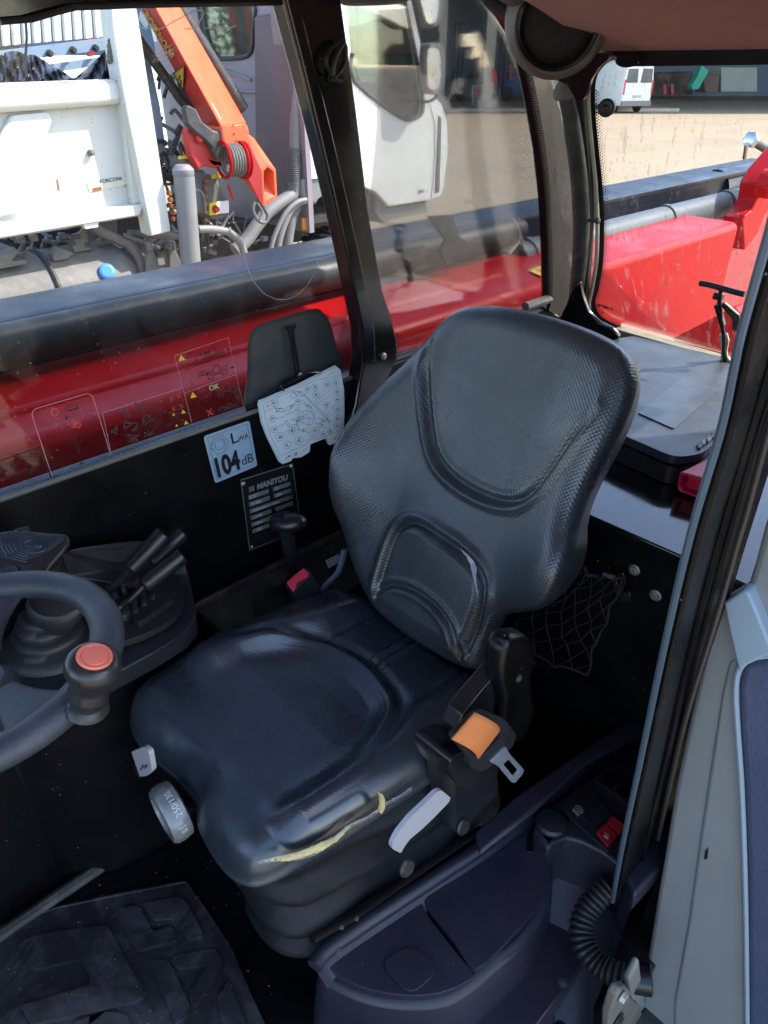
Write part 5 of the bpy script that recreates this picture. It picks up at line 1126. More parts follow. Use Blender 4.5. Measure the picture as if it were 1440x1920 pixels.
strokes(o1, f, [[az(*p) for p in ((135,855),(155,895),(205,910))],[az(305,825),az(325,870)],[az(375,730),az(435,740)]], .0018, NW)
strokes(o1, f, [[az(375,950),az(405,900)]], .0040, NW); fillpoly(o1, f, [az(a,b) for a,b in circ(335,1002,16,10)][:-1], NW)
fillpoly(o1, f, [az(*p) for p in ((0,895),(15,900),(25,925),(70,915),(85,950),(45,970),(10,935))], NW)
strokes(o1, f, [[az(0,1020),az(380,900)],[az(380,1010),az(420,1000)]], .0008, NW); o1.build('decal_print', INK, d3, smooth=False)
# rear glass maker's stamp
gs = thing('glass_stamp', 'tiny black maker stamp printed in lower corner of rear window', 'print', RP(1135,600,.006)); t = MB()
f = quadmap((RP(1118,596,.006), RP(1148,605,.006), RP(1146,574,.006), RP(1117,568,.006)))
for s, h, v, b_ in (('OPTIMA-L',.20,.78,.05),('TEMPERED',.09,.60,0),('SECURIT',.12,.42,.02),('43R-00214',.10,.26,0),('E2  11',.10,.12,0),('DOT 24',.09,0,0)): textmb(t, s, f, h, .03, v, -RN, asp=.85, bold=b_)
t.build('stamp_print', INK, gs, smooth=False)
# circle scratch on the side window and long hair scratches
scm = MB(); f = lambda a, b: pt(a, b, y=1.0968)
c_ = circ(528,452,72,50,110, 20, 205); c_ = [(a+random.uniform(-.6,.6), b+random.uniform(-.6,.6)) for a, b in c_]
strokes(scm, f, [c_], .0006, NW)
strokes(scm, f, [[(300,55),(330,38),(360,22),(378,18),(382,25),(370,48),(362,54),(345,54)],[(258,52),(300,54)],[(385,53),(432,52),(442,48)]], .0013, NW)
for k in range(10): 
    a = 290+random.uniform(-6,10); b = 110+random.uniform(-8,8); strokes(scm, f, [[(a,b),(a+random.uniform(6,16),b-random.uniform(4,14)),(a+random.uniform(20,40),b-random.uniform(14,26))]], .0004, NW)
scm.build('glass_scratch', mat('glass_scratch_white', (.65,.65,.6), .7), cab, smooth=False)
# ================================================================ TELESCOPIC BOOM beside the cab
boom = thing('telescopic_boom', 'long black telescopic boom with grey hydraulic tube running beside the cab', 'boom', (2,1.7,1.6))
XA, XB = -3.0, 4.6
def sec(mb, poly, x0, x1, r=.03, **k):
    P = rnd([Vector((x0,a,b)) for a,b in poly], r, 6); mb.prism(P, (x1-x0,0,0)); return mb
zb_ = pt(0,604,y=1.80).z; yb_ = pt(0,556,z=zb_).y
sec(MB(), [(1.80,1.62),(1.80,zb_-.002),(1.82,zb_),(yb_,zb_+.0),(yb_+.03,zb_-.06),(yb_+.03,1.5),(1.80,1.5)], XA, 5.2, .035).build('outer_section', BOOMB, boom, ang=60)
sec(MB(), [(1.775,1.795),(1.775,1.775),(1.80,1.770),(1.80,1.80)], XA, 5.2, .004).build('wear_strip', BOOMB, boom, ang=50)
zt_ = .5*(pt(1030,425,y=1.62).z+pt(1030,480,y=1.62).z)
th_ = MB(); zc = pt(1200,425,y=1.66).z; th_.tube([(2.3,1.665,zc),(4.35,1.665,zc)], .062, 28); th_.build('hydraulic_tube', GREYT, boom)
zsl = pt(0,664,y=1.66).z; th_ = MB(); th_.tube([(XA,1.70,zsl),(2.35,1.70,zsl)], .050, 36); th_.build('cylinder_sleeve', mat('satin_black_sleeve', (.008,.012,.012), .5, dust=.1, spec=.3), boom)
for x in (2.36,3.45,4.1): MB().tube([(x,1.665,zc),(x+.03,1.665,zc)], .069, 28).build('clamp_band', GREYT, boom)
tie = MB(); tie.tube(smoothpath(pts([(962,410),(970,425),(976,440),(972,455),(960,470),(955,476)], y=1.585), 5), .004, 6); tie.tube(smoothpath(pts([(974,408),(972,426),(980,450),(984,470)], y=1.585), 5), .003, 6); tie.build('cable_tie', CREAM, boom)
hs_ = MB(); hs_.prism(pts([(805,405),(850,402),(862,440),(884,462),(880,478),(846,478),(852,496),(838,498),(826,470),(836,450)], y=1.60), (0,.012,0)); hs_.build('boom_shadow_plate', BOOMB, boom, bevel=.003)  # dark plate drawn where the cab casts its shadow on the boom
eh = MB(); e0, e1 = pt(1408,262,y=1.75), pt(1500,320,y=1.75); eh.tube([e0,e1], .022, 16); eh.build('pivot_pin', DKMET, boom)
eh = MB(); eh.lathe([(.040,-.02),(.040,.02),(.028,.025)], e0, e0-e1, 6); eh.tube([pt(1400,270,y=1.75), pt(1396,296,y=1.77)], .012, 8); eh.build('pin_nut', STEEL, boom)
eh = MB(); eh.loft([[Vector((x, 1.86+.09*s*math.cos(a), zb_-.10+.11*s*math.sin(a))) for a in [2*math.pi*i/24 for i in range(24)]] for x, s in ((4.4,1),(5.1,1.05),(5.35,.9),(5.4,.5))]); eh.build('boom_end', BOOMB, boom)
# red chassis member
chs = thing('red_chassis', 'bright red chassis beam with a wide dusty top face running under the boom', 'chassis', (2,1.6,1.2))
zr = pt(0,845,y=1.35).z; yf = pt(0,700,z=zr).y
c1 = MB(); P = rnd([Vector((XA,1.35,zr-.62)),Vector((XA,1.35,zr-.02)),Vector((XA,1.37,zr)),Vector((XA,yf-.01,zr+.004)),Vector((XA,yf,zr-.02)),Vector((XA,yf,zr-.62))], .022, 6); c1.prism(P, (3.55-XA,0,0)); c1.build('beam', BOOMR, chs, ang=50)
# pressed swage line in the beam flank and long rib on the top face
MB().box((XA,1.335,zr-.155),(1.9,1.352,zr-.115)).build('beam_rib', BOOMR, chs, bevel=.006, seg=3)
MB().tube([(XA,1.50,zr-.002),(2.0,1.50,zr-.002)], .016, 12).build('top_rib', BOOMR, chs)
# hex swept end and the gusset arms at the far right
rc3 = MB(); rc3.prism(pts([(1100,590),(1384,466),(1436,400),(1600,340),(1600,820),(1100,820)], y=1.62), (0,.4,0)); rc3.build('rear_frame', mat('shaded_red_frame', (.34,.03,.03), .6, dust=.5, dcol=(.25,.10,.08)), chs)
g1 = MB(); g1.prism(pts([(1392,410),(1396,470),(1420,440),(1436,400),(1500,300),(1500,250),(1440,320),(1425,345),(1420,375),(1410,395)], y=1.45), (0,.10,0)); g1.build('lug_plate', BOOMR, chs, bevel=.008)
g1 = MB(); g1.lathe([(.065,-.03),(.065,.03),(.035,.035)], pt(1440,345,y=1.40), NW, 24); g1.build('pivot_boss', BOOMR, chs)
g1 = MB(); g1.prism(pts([(1250,640),(1310,610),(1375,575),(1400,600),(1430,700),(1380,700),(1260,660)], x=3.0), (.10,0,0)); g1.build('lower_arm', BOOMR, chs, bevel=.01)
MB().box((1.9,.9,1.02),(3.4,1.348,1.10)).build('engine_cover', BOOMD, chs, bevel=.02)
wr = thing('boom_warning_label', 'yellow diamond warning label on the dusty red beam behind the corner pillar', 'label', pt(1012,510,y=1.45)); w1 = MB()
zl = zr+.006; f = lambda a, b: pt(a, b, z=zl); fillpoly(w1, f, [(994,508),(1012,500),(1034,507),(1016,518)], (0,0,1)); w1.build('label_face', YEL, wr, smooth=False)
w1 = MB(); strokes(w1, f, [[(1010,504),(1016,514)],[(1003,508),(1024,508)]], .004, (0,0,1), .0015); w1.build('label_print', INK, wr, smooth=False)
MB()
# ================================================================ TIPPER TRUCK
YT = 5.2
trk = thing('tipper_truck', 'white tipper truck with day cab and black chassis parked beyond the boom', 'truck', pt(600,430,y=YT+.8))
def T(l, y=YT): return pts(l, y=y)
# cab side with window opening
side = [(574,300),(580,336),(640,332),(704,360),(730,388),(809,375),(826,368),(833,352),(841,281),(839,228),(829,196),(816,180),(806,160),(782,49),(771,0),(752,-90),(738,-200),(700,-240),(520,-230),(545,-60),(566,100)]
win = [(648,-100),(655,60),(664,153),(749,219),(775,222),(790,213),(793,196),(790,170),(777,92),(758,4),(744,-60),(730,-120)]
cs = MB().prism(T(side), (0,.06,0), holes=[T(win)]); cs.build('cab_side', WHITE, trk, bevel=.012)
cs = MB().prism([p+Vector((0,2.2,0)) for p in T(side)], (0,.06,0), holes=[[p+Vector((0,2.2,0)) for p in T(win)]]); cs.build('cab_side', WHITE, trk)
MB().prism([p+Vector((0,.03,0)) for p in T(win)], (0,.008,0)).build('door_window', GLT, trk, smooth=False)
MB().prism([p+Vector((0,2.23,0)) for p in T(win)], (0,.008,0)).build('door_window', GLT, trk, smooth=False)
wf = MB(); wf.tube([p+Vector((0,-.004,0)) for p in smoothpath(T([(660,100),(664,153),(749,219),(775,222),(790,213),(793,196),(790,170),(777,92),(758,4),(744,-60)]), 3)], .018, 8); wf.build('window_rubber', RUB, trk)
# front end: wraps to the nose
S0 = T([(841,281),(839,228),(829,196),(816,180),(806,160),(782,49),(771,0),(752,-90),(738,-200)]); S1 = [p+Vector((.10,.25,0)) for p in S0]; S2 = [p+Vector((.14,1.1,0)) for p in S0]; S3 = [p+Vector((.10,2.0,0)) for p in S0]; S4 = [p+Vector((0,2.26,0)) for p in S0]
n_up = 5
fr_ = MB(); fr_.loft([[p for p in s[:n_up]] for s in (S0,S1,S2,S3,S4)], closed=False, cap=False); fr_.build('cab_front', WHITE, trk)
fr_ = MB(); fr_.loft([[p for p in s[n_up-1:]] for s in (S0,S1,S2,S3,S4)], closed=False, cap=False); fr_.build('windscreen', GLT, trk)
fr_ = MB(); F0 = T([(826,368),(833,352),(841,281)]); fr_.loft([[p+d for p in F0] for d in (Vector((0,0,0)),Vector((.10,.25,0)),Vector((.14,1.1,0)),Vector((0,2.26,0)))], closed=False, cap=False); fr_.build('bumper', WHITE, trk)
gr_ = MB(); gr_.prism(T([(823,216),(828,222),(826,300),(824,360),(816,363),(819,300),(821,250)], YT-.006), (0,.01,0)); gr_.build('corner_grille', RUB, trk)
xr = pt(574,300,y=YT).x
# rear wall of the cab with its window, shade painted in as mauve grey
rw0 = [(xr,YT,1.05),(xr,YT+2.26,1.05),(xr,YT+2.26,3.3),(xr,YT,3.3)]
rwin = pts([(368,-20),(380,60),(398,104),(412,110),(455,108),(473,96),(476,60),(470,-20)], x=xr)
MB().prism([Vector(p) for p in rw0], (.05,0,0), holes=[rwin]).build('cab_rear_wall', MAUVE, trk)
MB().prism([p+Vector((.02,0,0)) for p in rwin], (.006,0,0)).build('rear_window', GLT, trk, smooth=False)
rr2 = MB(); rr2.tube([p+Vector((-.004,0,0)) for p in smoothpath(rwin+[rwin[0]],2)], .018, 8); rr2.build('window_rubber', RUB, trk)
MB().box((xr,YT+.02,3.25),(xr+1.6,YT+2.24,3.33)).build('cab_roof', WHITE, trk)
MB().box((xr+.05,YT+.1,1.1),(xr+1.6,YT+2.2,1.16)).build('cab_floor', DKMET, trk)
for a, b, c, d in ((410,128,470,150),(480,175,545,190),(420,170,540,176)): 
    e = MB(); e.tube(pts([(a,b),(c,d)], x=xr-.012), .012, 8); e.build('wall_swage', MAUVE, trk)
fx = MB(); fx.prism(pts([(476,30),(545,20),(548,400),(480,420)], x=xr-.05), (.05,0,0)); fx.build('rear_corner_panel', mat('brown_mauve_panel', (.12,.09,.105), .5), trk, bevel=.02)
ds = MB(); ds.obox((xr+1.15,YT+1.1,1.95), .5, 2.0, .35, (1,0,-.3)); ds.build('dashboard', PLA, trk, bevel=.05)
for yy in (.6,1.65):
    se = MB(); se.obox((xr+.35,YT+yy,2.1), .16, .5, .75, (1,0,.15)); se.obox((xr+.55,YT+yy,1.7), .5, .5, .16); se.obox((xr+.30,YT+yy,2.58), .10,.28,.2); se.build('cab_seat', PLA, trk, bevel=.05, seg=3)
sw_ = MB(); sw_.tube([Vector((xr+.95,YT+.6,2.12))+Vector((.05*math.cos(a),.22*math.sin(a),.2*math.cos(a))) for a in [2*math.pi*i/24 for i in range(25)]], .014, 8); sw_.build('truck_steering_wheel', PLA, trk)
# door lettering and door seam
ft = lambda a, b: pt(a, b, y=YT-.004)
t = MB(); fq_ = quadmap([ft(*p) for p in ((783,364),(803,360),(803,352),(783,356))]); textmb(t, '240', fq_, .9, .0, .05, NW, asp=.32, bold=.03); textmb(t, 'dci', fq_, .5, .7, .05, NW, asp=.36); t.build('door_lettering', INKG, trk, smooth=False)
t = MB(); strokes(t, ft, [smoothpath_ for smoothpath_ in [[(808,374),(812,340),(815,290),(815,230),(806,196)]]], .008, NW); t.build('door_seam', INKG, trk, smooth=False)
# mirrors
for (P, lab) in (([(806,84),(812,80),(824,80),(832,88),(835,110),(835,150),(831,172),(822,178),(812,177),(806,170),(804,140),(804,110)],'m'), ([(790,0),(800,-40),(830,-40),(832,0),(830,30),(824,48),(812,54),(803,46)],'m')):
    mi = MB(); mi.prism(T(P, YT-.22), (0,.12,0)); mi.build('mirror_housing', GPIPE, trk, bevel=.03, seg=3)
    c = sum(T(P, YT-.225), Vector())/len(P); mi = MB(); mi.prism([p.lerp(c,.2)+Vector((-.05,-.01,0)) for p in T(P, YT-.22)], (0,.01,0)); mi.build('mirror_glass', STEEL, trk)
mi = MB(); mi.tube(smoothpath([pt(790,190,y=YT), pt(806,190,y=YT-.15), pt(820,180,y=YT-.18)], 4), .014, 8); mi.tube([pt(822,60,y=YT-.17), pt(822,90,y=YT-.17)], .014, 8); mi.build('mirror_arm', PLA, trk)
# mudguard, step, front wheel
mg = MB(); mg.prism(T([(566,336),(612,334),(618,360),(600,372),(592,385),(566,370)], YT+.02), (0,.3,0)); mg.build('mudguard', GPIPE, trk, bevel=.02)
mg = MB(); mg.prism(T([(705,362),(730,390),(800,380),(806,398),(742,410),(716,420),(704,400)], YT+.05), (0,.3,0)); mg.build('step_panel', GPIPE, trk, bevel=.02)
def truckwheel(cx, cz, y, r=.5):
    w = MB(); w.lathe([(r*.55,0),(r*.85,-.03),(r*.97,.0),(r,.05),(r,.25),(r*.95,.3),(r*.5,.3)], (cx,y,cz), (0,1,0), 48, cap=False); wo = w.build('wheel', RUB, trk, ang=50)
    w = MB(); w.lathe([(r*.56,.02),(r*.52,.10),(r*.30,.12),(r*.26,.02),(r*.14,-.01),(0.001,-.01)], (cx,y,cz), (0,1,0), 32); w.build('wheel_rim', GRMET, wo)
    for k in range(28):
        a = 2*math.pi*k/28; q = MB(); 
    tr_ = MB()
    for k in range(36):
        a = 2*math.pi*k/36; c = Vector((cx+r*1.005*math.cos(a), y+.15, cz+r*1.005*math.sin(a))); tr_.obox(c, .05, .28, .02, (-math.sin(a),0,math.cos(a)), (math.cos(a),0,math.sin(a)))
    tr_.build('tread', RUB, wo, smooth=False)
xw = pt(650,430,y=YT).x
truckwheel(xw, .50, YT+.05); truckwheel(-.6+1.6, .50, YT+.05); truckwheel(-.9, .5, YT+.05); truckwheel(xw, .50, YT+1.9); truckwheel(1.0,.5,YT+1.9)
# frame rails
for dy in (.7,1.5): MB().box((-4,YT+dy,.82),(xr+1.3,YT+dy+.09,1.08)).build('frame_rail', DKMET, trk)
MB().box((-1.5,YT+.6,.45),(3.2,YT+1.7,.82)).build('axle_housing', DKMET, trk, bevel=.05)
# under-run clutter
def clut(name, m, fnb): 
    mb = MB(); fnb(mb); return mb.build(name, m, trk, bevel=.008)
clut('fuel_tank', GRMET, lambda m: m.lathe([(.05,0),(.30,.02),(.34,.06),(.34,1.3),(.30,1.36),(.05,1.38)], pt(-120,600,y=YT+.35), (1,0,0), 36))
clut('tank_strap', DKMET, lambda m: m.tube([pt(-120,600,y=YT+.35)+Vector((.75,.35*math.cos(a),.35*math.sin(a))) for a in [2*math.pi*i/30 for i in range(31)]], .022, 4))
clut('air_tank', GRMET, lambda m: m.lathe([(.02,0),(.16,.02),(.19,.06),(.19,.5),(.16,.56),(.02,.58)], pt(150,525,y=YT+.3), (1,0,0), 30))
clut('urea_cap', mat('blue_cap_plastic', (.08,.28,.70), .45), lambda m: m.lathe([(.055,0),(.06,.02),(.06,.05),(.045,.065)], pt(200,512,y=YT+.08), (-.3,-1,.5), 16))
clut('bracket_plate', GRMET, lambda m: m.prism(T([(127,443),(150,436),(155,430),(165,432),(172,468),(140,474)], YT+.2), (0,.03,0)))
clut('bracket_plate', GRMET, lambda m: m.prism(T([(98,480),(105,462),(140,475),(128,486),(100,490)], YT+.15), (0,.05,0)))
clut('bracket_plate', GRMET, lambda m: m.prism(T([(185,416),(220,414),(222,445),(205,440)], YT+.25), (0,.03,0)))
clut('battery_box', GRMET, lambda m: m.prism(T([(0,478),(30,466),(36,470),(22,490),(50,488),(50,496),(0,505),(-60,515),(-60,488)], YT+.1), (0,.4,0)))
clut('bent_pipe', GRMET, lambda m: m.tube(smoothpath(T([(175,420),(190,434),(215,446),(240,458),(256,476),(264,500),(266,540)], YT+.12), 6), .036, 14))
clut('bent_pipe', GPIPE, lambda m: m.tube(smoothpath(T([(370,430),(400,430),(430,436),(448,452),(458,475),(462,500)], YT-.05), 6), .030, 14))
clut('strut_bar', GRMET, lambda m: m.tube(T([(232,440),(300,466)], YT+.1), .018, 8)); clut('strut_bar', GRMET, lambda m: m.tube(T([(240,438),(370,444)], YT+.15), .03, 8))
for a in (275,318): clut('lamp_bracket', GRMET, lambda m: (m.prism(T([(a,470),(a+12,468),(a+26,500),(a+28,520),(a,525)], YT+.02), (0,.03,0)), m.tube(T([(a+3,452),(a+5,470)], YT), .03, 6)))
clut('small_lamp', CREAM, lambda m: m.obox(pt(302,490,y=YT), .05,.03,.05))
for k in range(150):
    if k % 1 == 0:
        a, b = random.uniform(-20,560), random.uniform(440,530)
        if b > 556-.19*a-10: continue
        c = pt(a, b, y=YT+random.uniform(.2,.55)); 
        clut('fitting', random.choice((DKMET,DKMET,GRMET,GRMET,RUST)), lambda m: (m.tube([c, c+Vector((random.uniform(-.12,.12), random.uniform(-.05,.05), random.uniform(-.06,.06)))], random.uniform(.008,.025), 8), m.obox(c, .05, .05, .04)))
# exhaust / intake stack behind the cab
clut('air_intake', GPIPE, lambda m: m.prism(T([(540,-30),(562,-30),(574,60),(577,128),(568,140),(556,118),(546,60)], YT+.02), (0,.25,0)))
for k in range(9):
    y0 = 8+13*k; clut('louvre', mat('pale_louvre', (.42,.44,.40), .6) if k == 0 else bpy.data.materials['pale_louvre'], lambda m: m.obox(pt(548+y0*.085+8, y0+2, y=YT-.01), .10, .03, .016, (1,0,.25)))
clut('air_duct', GPIPE, lambda m: m.tube(T([(555,130),(553,280)], YT+.1), .045, 18)); 
rc_ = [(552,280+i*.5) for i in range(0,130)]
clut('bellows_duct', GPIPE, lambda m: m.tube([pt(a,b,y=YT+.1) for a,b in rc_], [.055+.008*math.sin(i*.9) for i in range(len(rc_))], 18))
clut('duct_elbow', GPIPE, lambda m: m.tube(smoothpath(T([(552,340),(552,362),(538,372),(520,384),(500,400),(480,425),(462,450),(440,470)], YT+.1), 6), .055, 16))
for off in (0,14,34): clut('grey_hose', GPIPE, lambda m: m.tube(smoothpath(T([(575+off*.2,374+off*.1),(556+off*.3,380),(538+off*.4,396),(524+off*.6,420),(512+off*.8,450),(505+off,480)], YT-.02+off*.004), 6), .020+.0009*off, 14))
clut('marker_lamp', mat('amber_lamp', (.7,.25,.03), .4), lambda m: m.obox(pt(570,420,y=YT+.05), .05,.03,.10))
# ---------------------------------------------------------------- tipper body
tip = bpy.data.objects.new('tipper_body', None); COL.objects.link(tip); tip.parent = trk; ORI[tip.name] = ORI[trk.name]; tip['label'] = 'white steel tipper body with rust specks'
YB = YT-.05
body_ = [(-700,160),(-300,157),(0,156),(224,148),(240,171),(271,379),(262,405),(0,448),(-300,498),(-700,570)]
MB().prism(T(body_, YB+.10), (0,.05,0)).build('side_panel', WHITER, tip)
MB().prism([p+Vector((0,2.2,0)) for p in T(body_, YB+.10)], (0,.05,0)).build('side_panel', WHITER, tip)
MB().prism(T([(-700,160),(0,156),(224,148),(240,171),(228,196),(0,212),(-300,230),(-700,250)], YB+.0), (0,.11,0)).build('top_rail', WHITER, tip, bevel=.035, seg=2)
MB().prism(T([(-700,500),(0,420),(268,383),(272,380),(262,404),(0,447),(-700,560)], YB-.0), (0,.11,0)).build('bottom_rail', WHITER, tip, bevel=.03, seg=2)
MB().prism(T([(228,196),(240,172),(271,380),(250,386)], YB+.03), (0,.08,0)).build('end_post', WHITER, tip, bevel=.02)
for (a, b) in (((18,214),(-38,420)), ):
    rbm = MB(); rbm.prism(T([(20,216),(92,210),(100,226),(60,330),(40,400),(-60,420),(-20,300)], YB+.05), (0,.06,0)); rbm.build('pressed_rib', WHITER, tip, bevel=.02, seg=3)
MB().prism(T([(-500,250),(-330,240),(-360,430),(-520,460)], YB+.05), (0,.06,0)).build('pressed_rib', WHITER, tip, bevel=.02, seg=3)
MB().prism(T([(155,418),(185,414),(185,426),(160,430)], YB+.02), (0,.05,0)).build('latch_block', WHITE, tip, bevel=.005)
nb = MB(); nb.lathe([(.02,0),(.02,.03),(.012,.04)], pt(168,287,y=YB+.1), (.2,-1,.2), 10); nb.build('hook_stub', GRMET, tip)
MB().prism(T([(203,-40),(248,-40),(320,434),(284,443),(228,160),(212,60)], YB-.05), (0,.16,0)).build('headboard_post', WHITER, tip, bevel=.008)
RST = mat('rust_streak', (.30,.10,.03), .9, bump=.5, bscale=60, var=.4, vscale=80)
rs_ = MB(); fb_ = lambda a, b: pt(a, b, y=YB+.0985)
fillpoly(rs_, fb_, [(17,234),(19,232),(36,252),(54,276),(52,279),(34,256)], NW, .002); fillpoly(rs_, fb_, [(106,336),(108,334),(112,356),(109,359)], NW, .002)
fbb = lambda a, b: pt(a, b, y=YB-.001)
for k in range(70):
    a = random.uniform(0,222); b = 156-.036*a+abs(random.gauss(0,2.2)); w = random.uniform(.5,6); fillpoly(rs_, fbb, [(a,b),(a+w,b-.3),(a+w*.8,b+random.uniform(.4,1.2)),(a+w*.2,b+random.uniform(.4,1.4))], NW, .0015)
fp_ = lambda a, b: pt(a, b, y=YB-.051)
for k in range(30):
    b = random.uniform(10,430); a = 215+.16*b+random.choice((-1,1))*random.uniform(0,14)+8; w = random.uniform(.4,1.6); fillpoly(rs_, fp_, [(a,b),(a+w,b),(a+w,b+w*1.6),(a,b+w*1.2)], NW, .0015)
for k in range(26):
    a, b = random.uniform(0,240), random.uniform(235,400); w = random.uniform(.5,1.7); fillpoly(rs_, fb_, [(a,b),(a+w,b),(a+w,b+w*1.3),(a,b+w)], NW, .002)
rs_.build('rust_mark', RST, tip, smooth=False)
ml = MB(); ml.prism(T([(163,344),(240,330),(246,346),(168,360)], YB+.096), (0,.003,0)); ml.build('maker_label', mat('faded_cream_sticker', (.62,.60,.45), .6), tip, smooth=False)
t = MB(); fm2 = quadmap(T([(186,345),(246,335),(243,328),(184,337)], YB+.094)); textmb(t, 'FORCONI   Spa', fm2, .85, .03, .1, NW, asp=.13, bold=.02); t.build('label_print', INKG, tip, smooth=False)
t = MB(); fy = lambda a, b: pt(a, b, y=YB+.095); fillpoly(t, fy, [(232,346),(249,343),(249,349),(233,351)], NW); t.build('label_block', YELD, tip, smooth=False)
t = MB(); fillpoly(t, fy, [(173,353),(190,350),(191,356),(174,360)], NW); t.build('label_block', RST, tip, smooth=False)
# headboard: cross rail with rings and vertical slats (x about the front of the body)
xh = pt(224,148,y=YB).x
sl_t = [(-20+19.3*i) for i in range(12)]
for i, a in enumerate(sl_t):
    s_ = MB(); lean = .06; s_.prism(T([(a,-40),(a+13,-40),(a+20,84-.09*a),(a+9,86-.09*a)], YB+1.6), (0,.05,0)); s_.build('headboard_slat', WHITE if i not in (8,) else WHITE, tip)
MB().prism(T([(-40,100),(205,70),(212,92),(-40,122)], YB+1.55), (0,.05,0)).build('cross_rail', mat('blue_grey_paint', (.22,.30,.38), .5, dust=.2), tip)
MB().prism(T([(100,120),(214,104),(216,118),(100,136)], YB+1.57), (0,.05,0)).build('cross_rail', bpy.data.materials['blue_grey_paint'], tip)
for (a,b) in ((92,100),(136,94),(178,90)): bolt(pt(a,b,y=YB+1.54), NW, .02, .05, tip, DKMET, 'lashing_ring')
for (a,w) in ((146,8),(184,10)):
    s_ = MB(); s_.prism(T([(a+10,-40),(a+10+w,-40),(a+24+w,104),(a+22,106)], YB+1.9), (0,.05,0)); s_.build('red_upright', CRANED, tip)
MB().box((pt(-60,100,y=YB).x, YB+2.6, 1.8),(xh+.4, YB+2.7, 3.3)).build('dark_backboard', DKMET, tip)
# tarpaulin heap
tar = thing('tarpaulin', 'crumpled black tarpaulin draped along the top of the tipper body', 'tarpaulin', pt(80,150,y=YT+.3)); tm = MB(); rows = []
tops = [(-60,112),(-20,110),(0,104),(14,97),(34,96),(50,104),(62,102),(80,112),(100,124),(118,134),(130,142),(140,146),(160,130),(180,112),(196,96),(206,84),(210,92),(212,140)]
tt = smoothpath([Vector((a,b,0)) for a,b in tops], 5)
for j in range(9):
    k = j/8; row = []
    for i, p in enumerate(tt):
        b = p.y*(1-k)+158*k; row.append(pt(p.x+3*math.sin(i*.9+j*.7)*k, b, y=YB+.45-.30*k+.05*math.sin(i*.55+j*.8)+.03*math.sin(i*1.7-j)))
    rows.append(row)
tm.loft(rows, closed=False, cap=False); tm.build('sheet', TARP, tar, ang=50); 
sh = MB(); sh.tube(smoothpath(pts([(48,40),(50,70),(48,110),(50,150)], y=YB+.2), 4), .008, 6); sh.build('cord', RUB, tar)
shk = MB(); 
for k in range(5): shk.lathe([(.012,-.01),(.022,0),(.012,.01)], pt(207-.3*k, 78+9*k, y=YB+.02), (.3*(k%2),1,.3), 8)
shk.build('chain_shackle', GRMET, tar)

# ================================================================ CRANE
cr = thing('loader_crane', 'orange folding loader crane with gold lettering between tipper body and truck cab', 'crane', pt(420,300,y=YT+.4))
YC = 5.05
def beam(mb, L, M, R_, d, back=.3):
    """a box beam seen on two faces: left edge, nearest ridge and right edge as pixel pairs"""
    for (e0, e1) in ((0,1),):
        pass
    a0, a1 = pt(*L[0], y=YC+.28), pt(*L[1], y=YC+.28-d); m0, m1 = pt(*M[0], y=YC), pt(*M[1], y=YC-d); r0, r1 = pt(*R_[0], y=YC+.20), pt(*R_[1], y=YC+.20-d)
    b0, b1 = a0+(r0-m0), a1+(r1-m1); mb.add([a0,m0,r0,b0,a1,m1,r1,b1], [(0,1,5,4),(1,2,6,5),(2,3,7,6),(3,0,4,7),(0,3,2,1),(4,5,6,7)]); return (a0,a1,m0,m1,r0,r1)
mb = MB(); E_ = beam(mb, ((236,-40),(392,250)), ((262,-40),(415,238)), ((308,-40),(463,232)), .0); arm = mb.build('main_arm', CRANE, cr, bevel=.012, seg=3)
a0,a1,m0,m1,r0,r1 = E_
dk_ = MB(); nL = (m0-a0).cross(a1-a0).normalized(); nL = nL if nL.dot(CAM-a0) > 0 else -nL
dk_.prism([a0.lerp(a1,.02),m0.lerp(m1,.02),m0.lerp(m1,.98),a0.lerp(a1,.98)], nL*.004); dk_.build('arm_flank_shade', CRANED, cr, smooth=False)  # darker red skin: shade of the arm's left face put into colour
fA_ = lambda u, v: (a0.lerp(a1, u)).lerp(m0.lerp(m1, u), v)
def onarm(pxp, off=.006): return pp(pxp[0], pxp[1], a0, nL)+nL*off
t = MB(); ft_ = quadmap([onarm(p) for p in ((266,24),(322,112),(332,104),(276,14))]); textmb(t, 'KNOOR', ft_, .82, .36, .1, nL, asp=.15, bold=.02); textmb(t, 'X ROR', ft_, .82, -.12, .1, nL, asp=.15, bold=.02); t.build('gold_lettering', mat('gold_lettering', (.50,.36,.05), .5), cr, smooth=False)
t = MB(); t.prism([onarm(p) for p in ((326,136),(347,123),(346,170))], nL*.001); t.build('hazard_triangle', YELD, cr, smooth=False)
t = MB(); q = [onarm(p, .008) for p in ((326,136),(347,123),(346,170))]; t.tube(q+[q[0]], .006, 4); t.tube([onarm((340,140),.009), onarm((336,148),.009), onarm((342,150),.009), onarm((340,158),.009)], .004, 4); t.build('triangle_print', INK, cr, smooth=False)
t = MB(); t.prism([onarm(p,.007) for p in ((264,20),(270,24),(280,44),(276,56),(262,34))], nL*.001); t.build('arm_label', CARD, cr, smooth=False)
nR = (r0-m0).cross(m1-m0).normalized(); nR = nR if nR.dot(CAM-m0) > 0 else -nR
onr = lambda p, o=.003: pp(p[0], p[1], m0, nR)+nR*o
t = MB(); t.prism([onr(p) for p in ((397,194),(436,193),(451,222),(413,224))], nR*.001); t.build('arm_label', mat('white_label', (.8,.8,.75), .5), cr, smooth=False)
t = MB(); strokes(t, lambda a,b: onr((a,b),.005), [[(420,203),(436,202)],[(412,214),(442,213)],[(414,217),(438,216)]], .010, nR); t.build('label_print', INKG, cr, smooth=False)
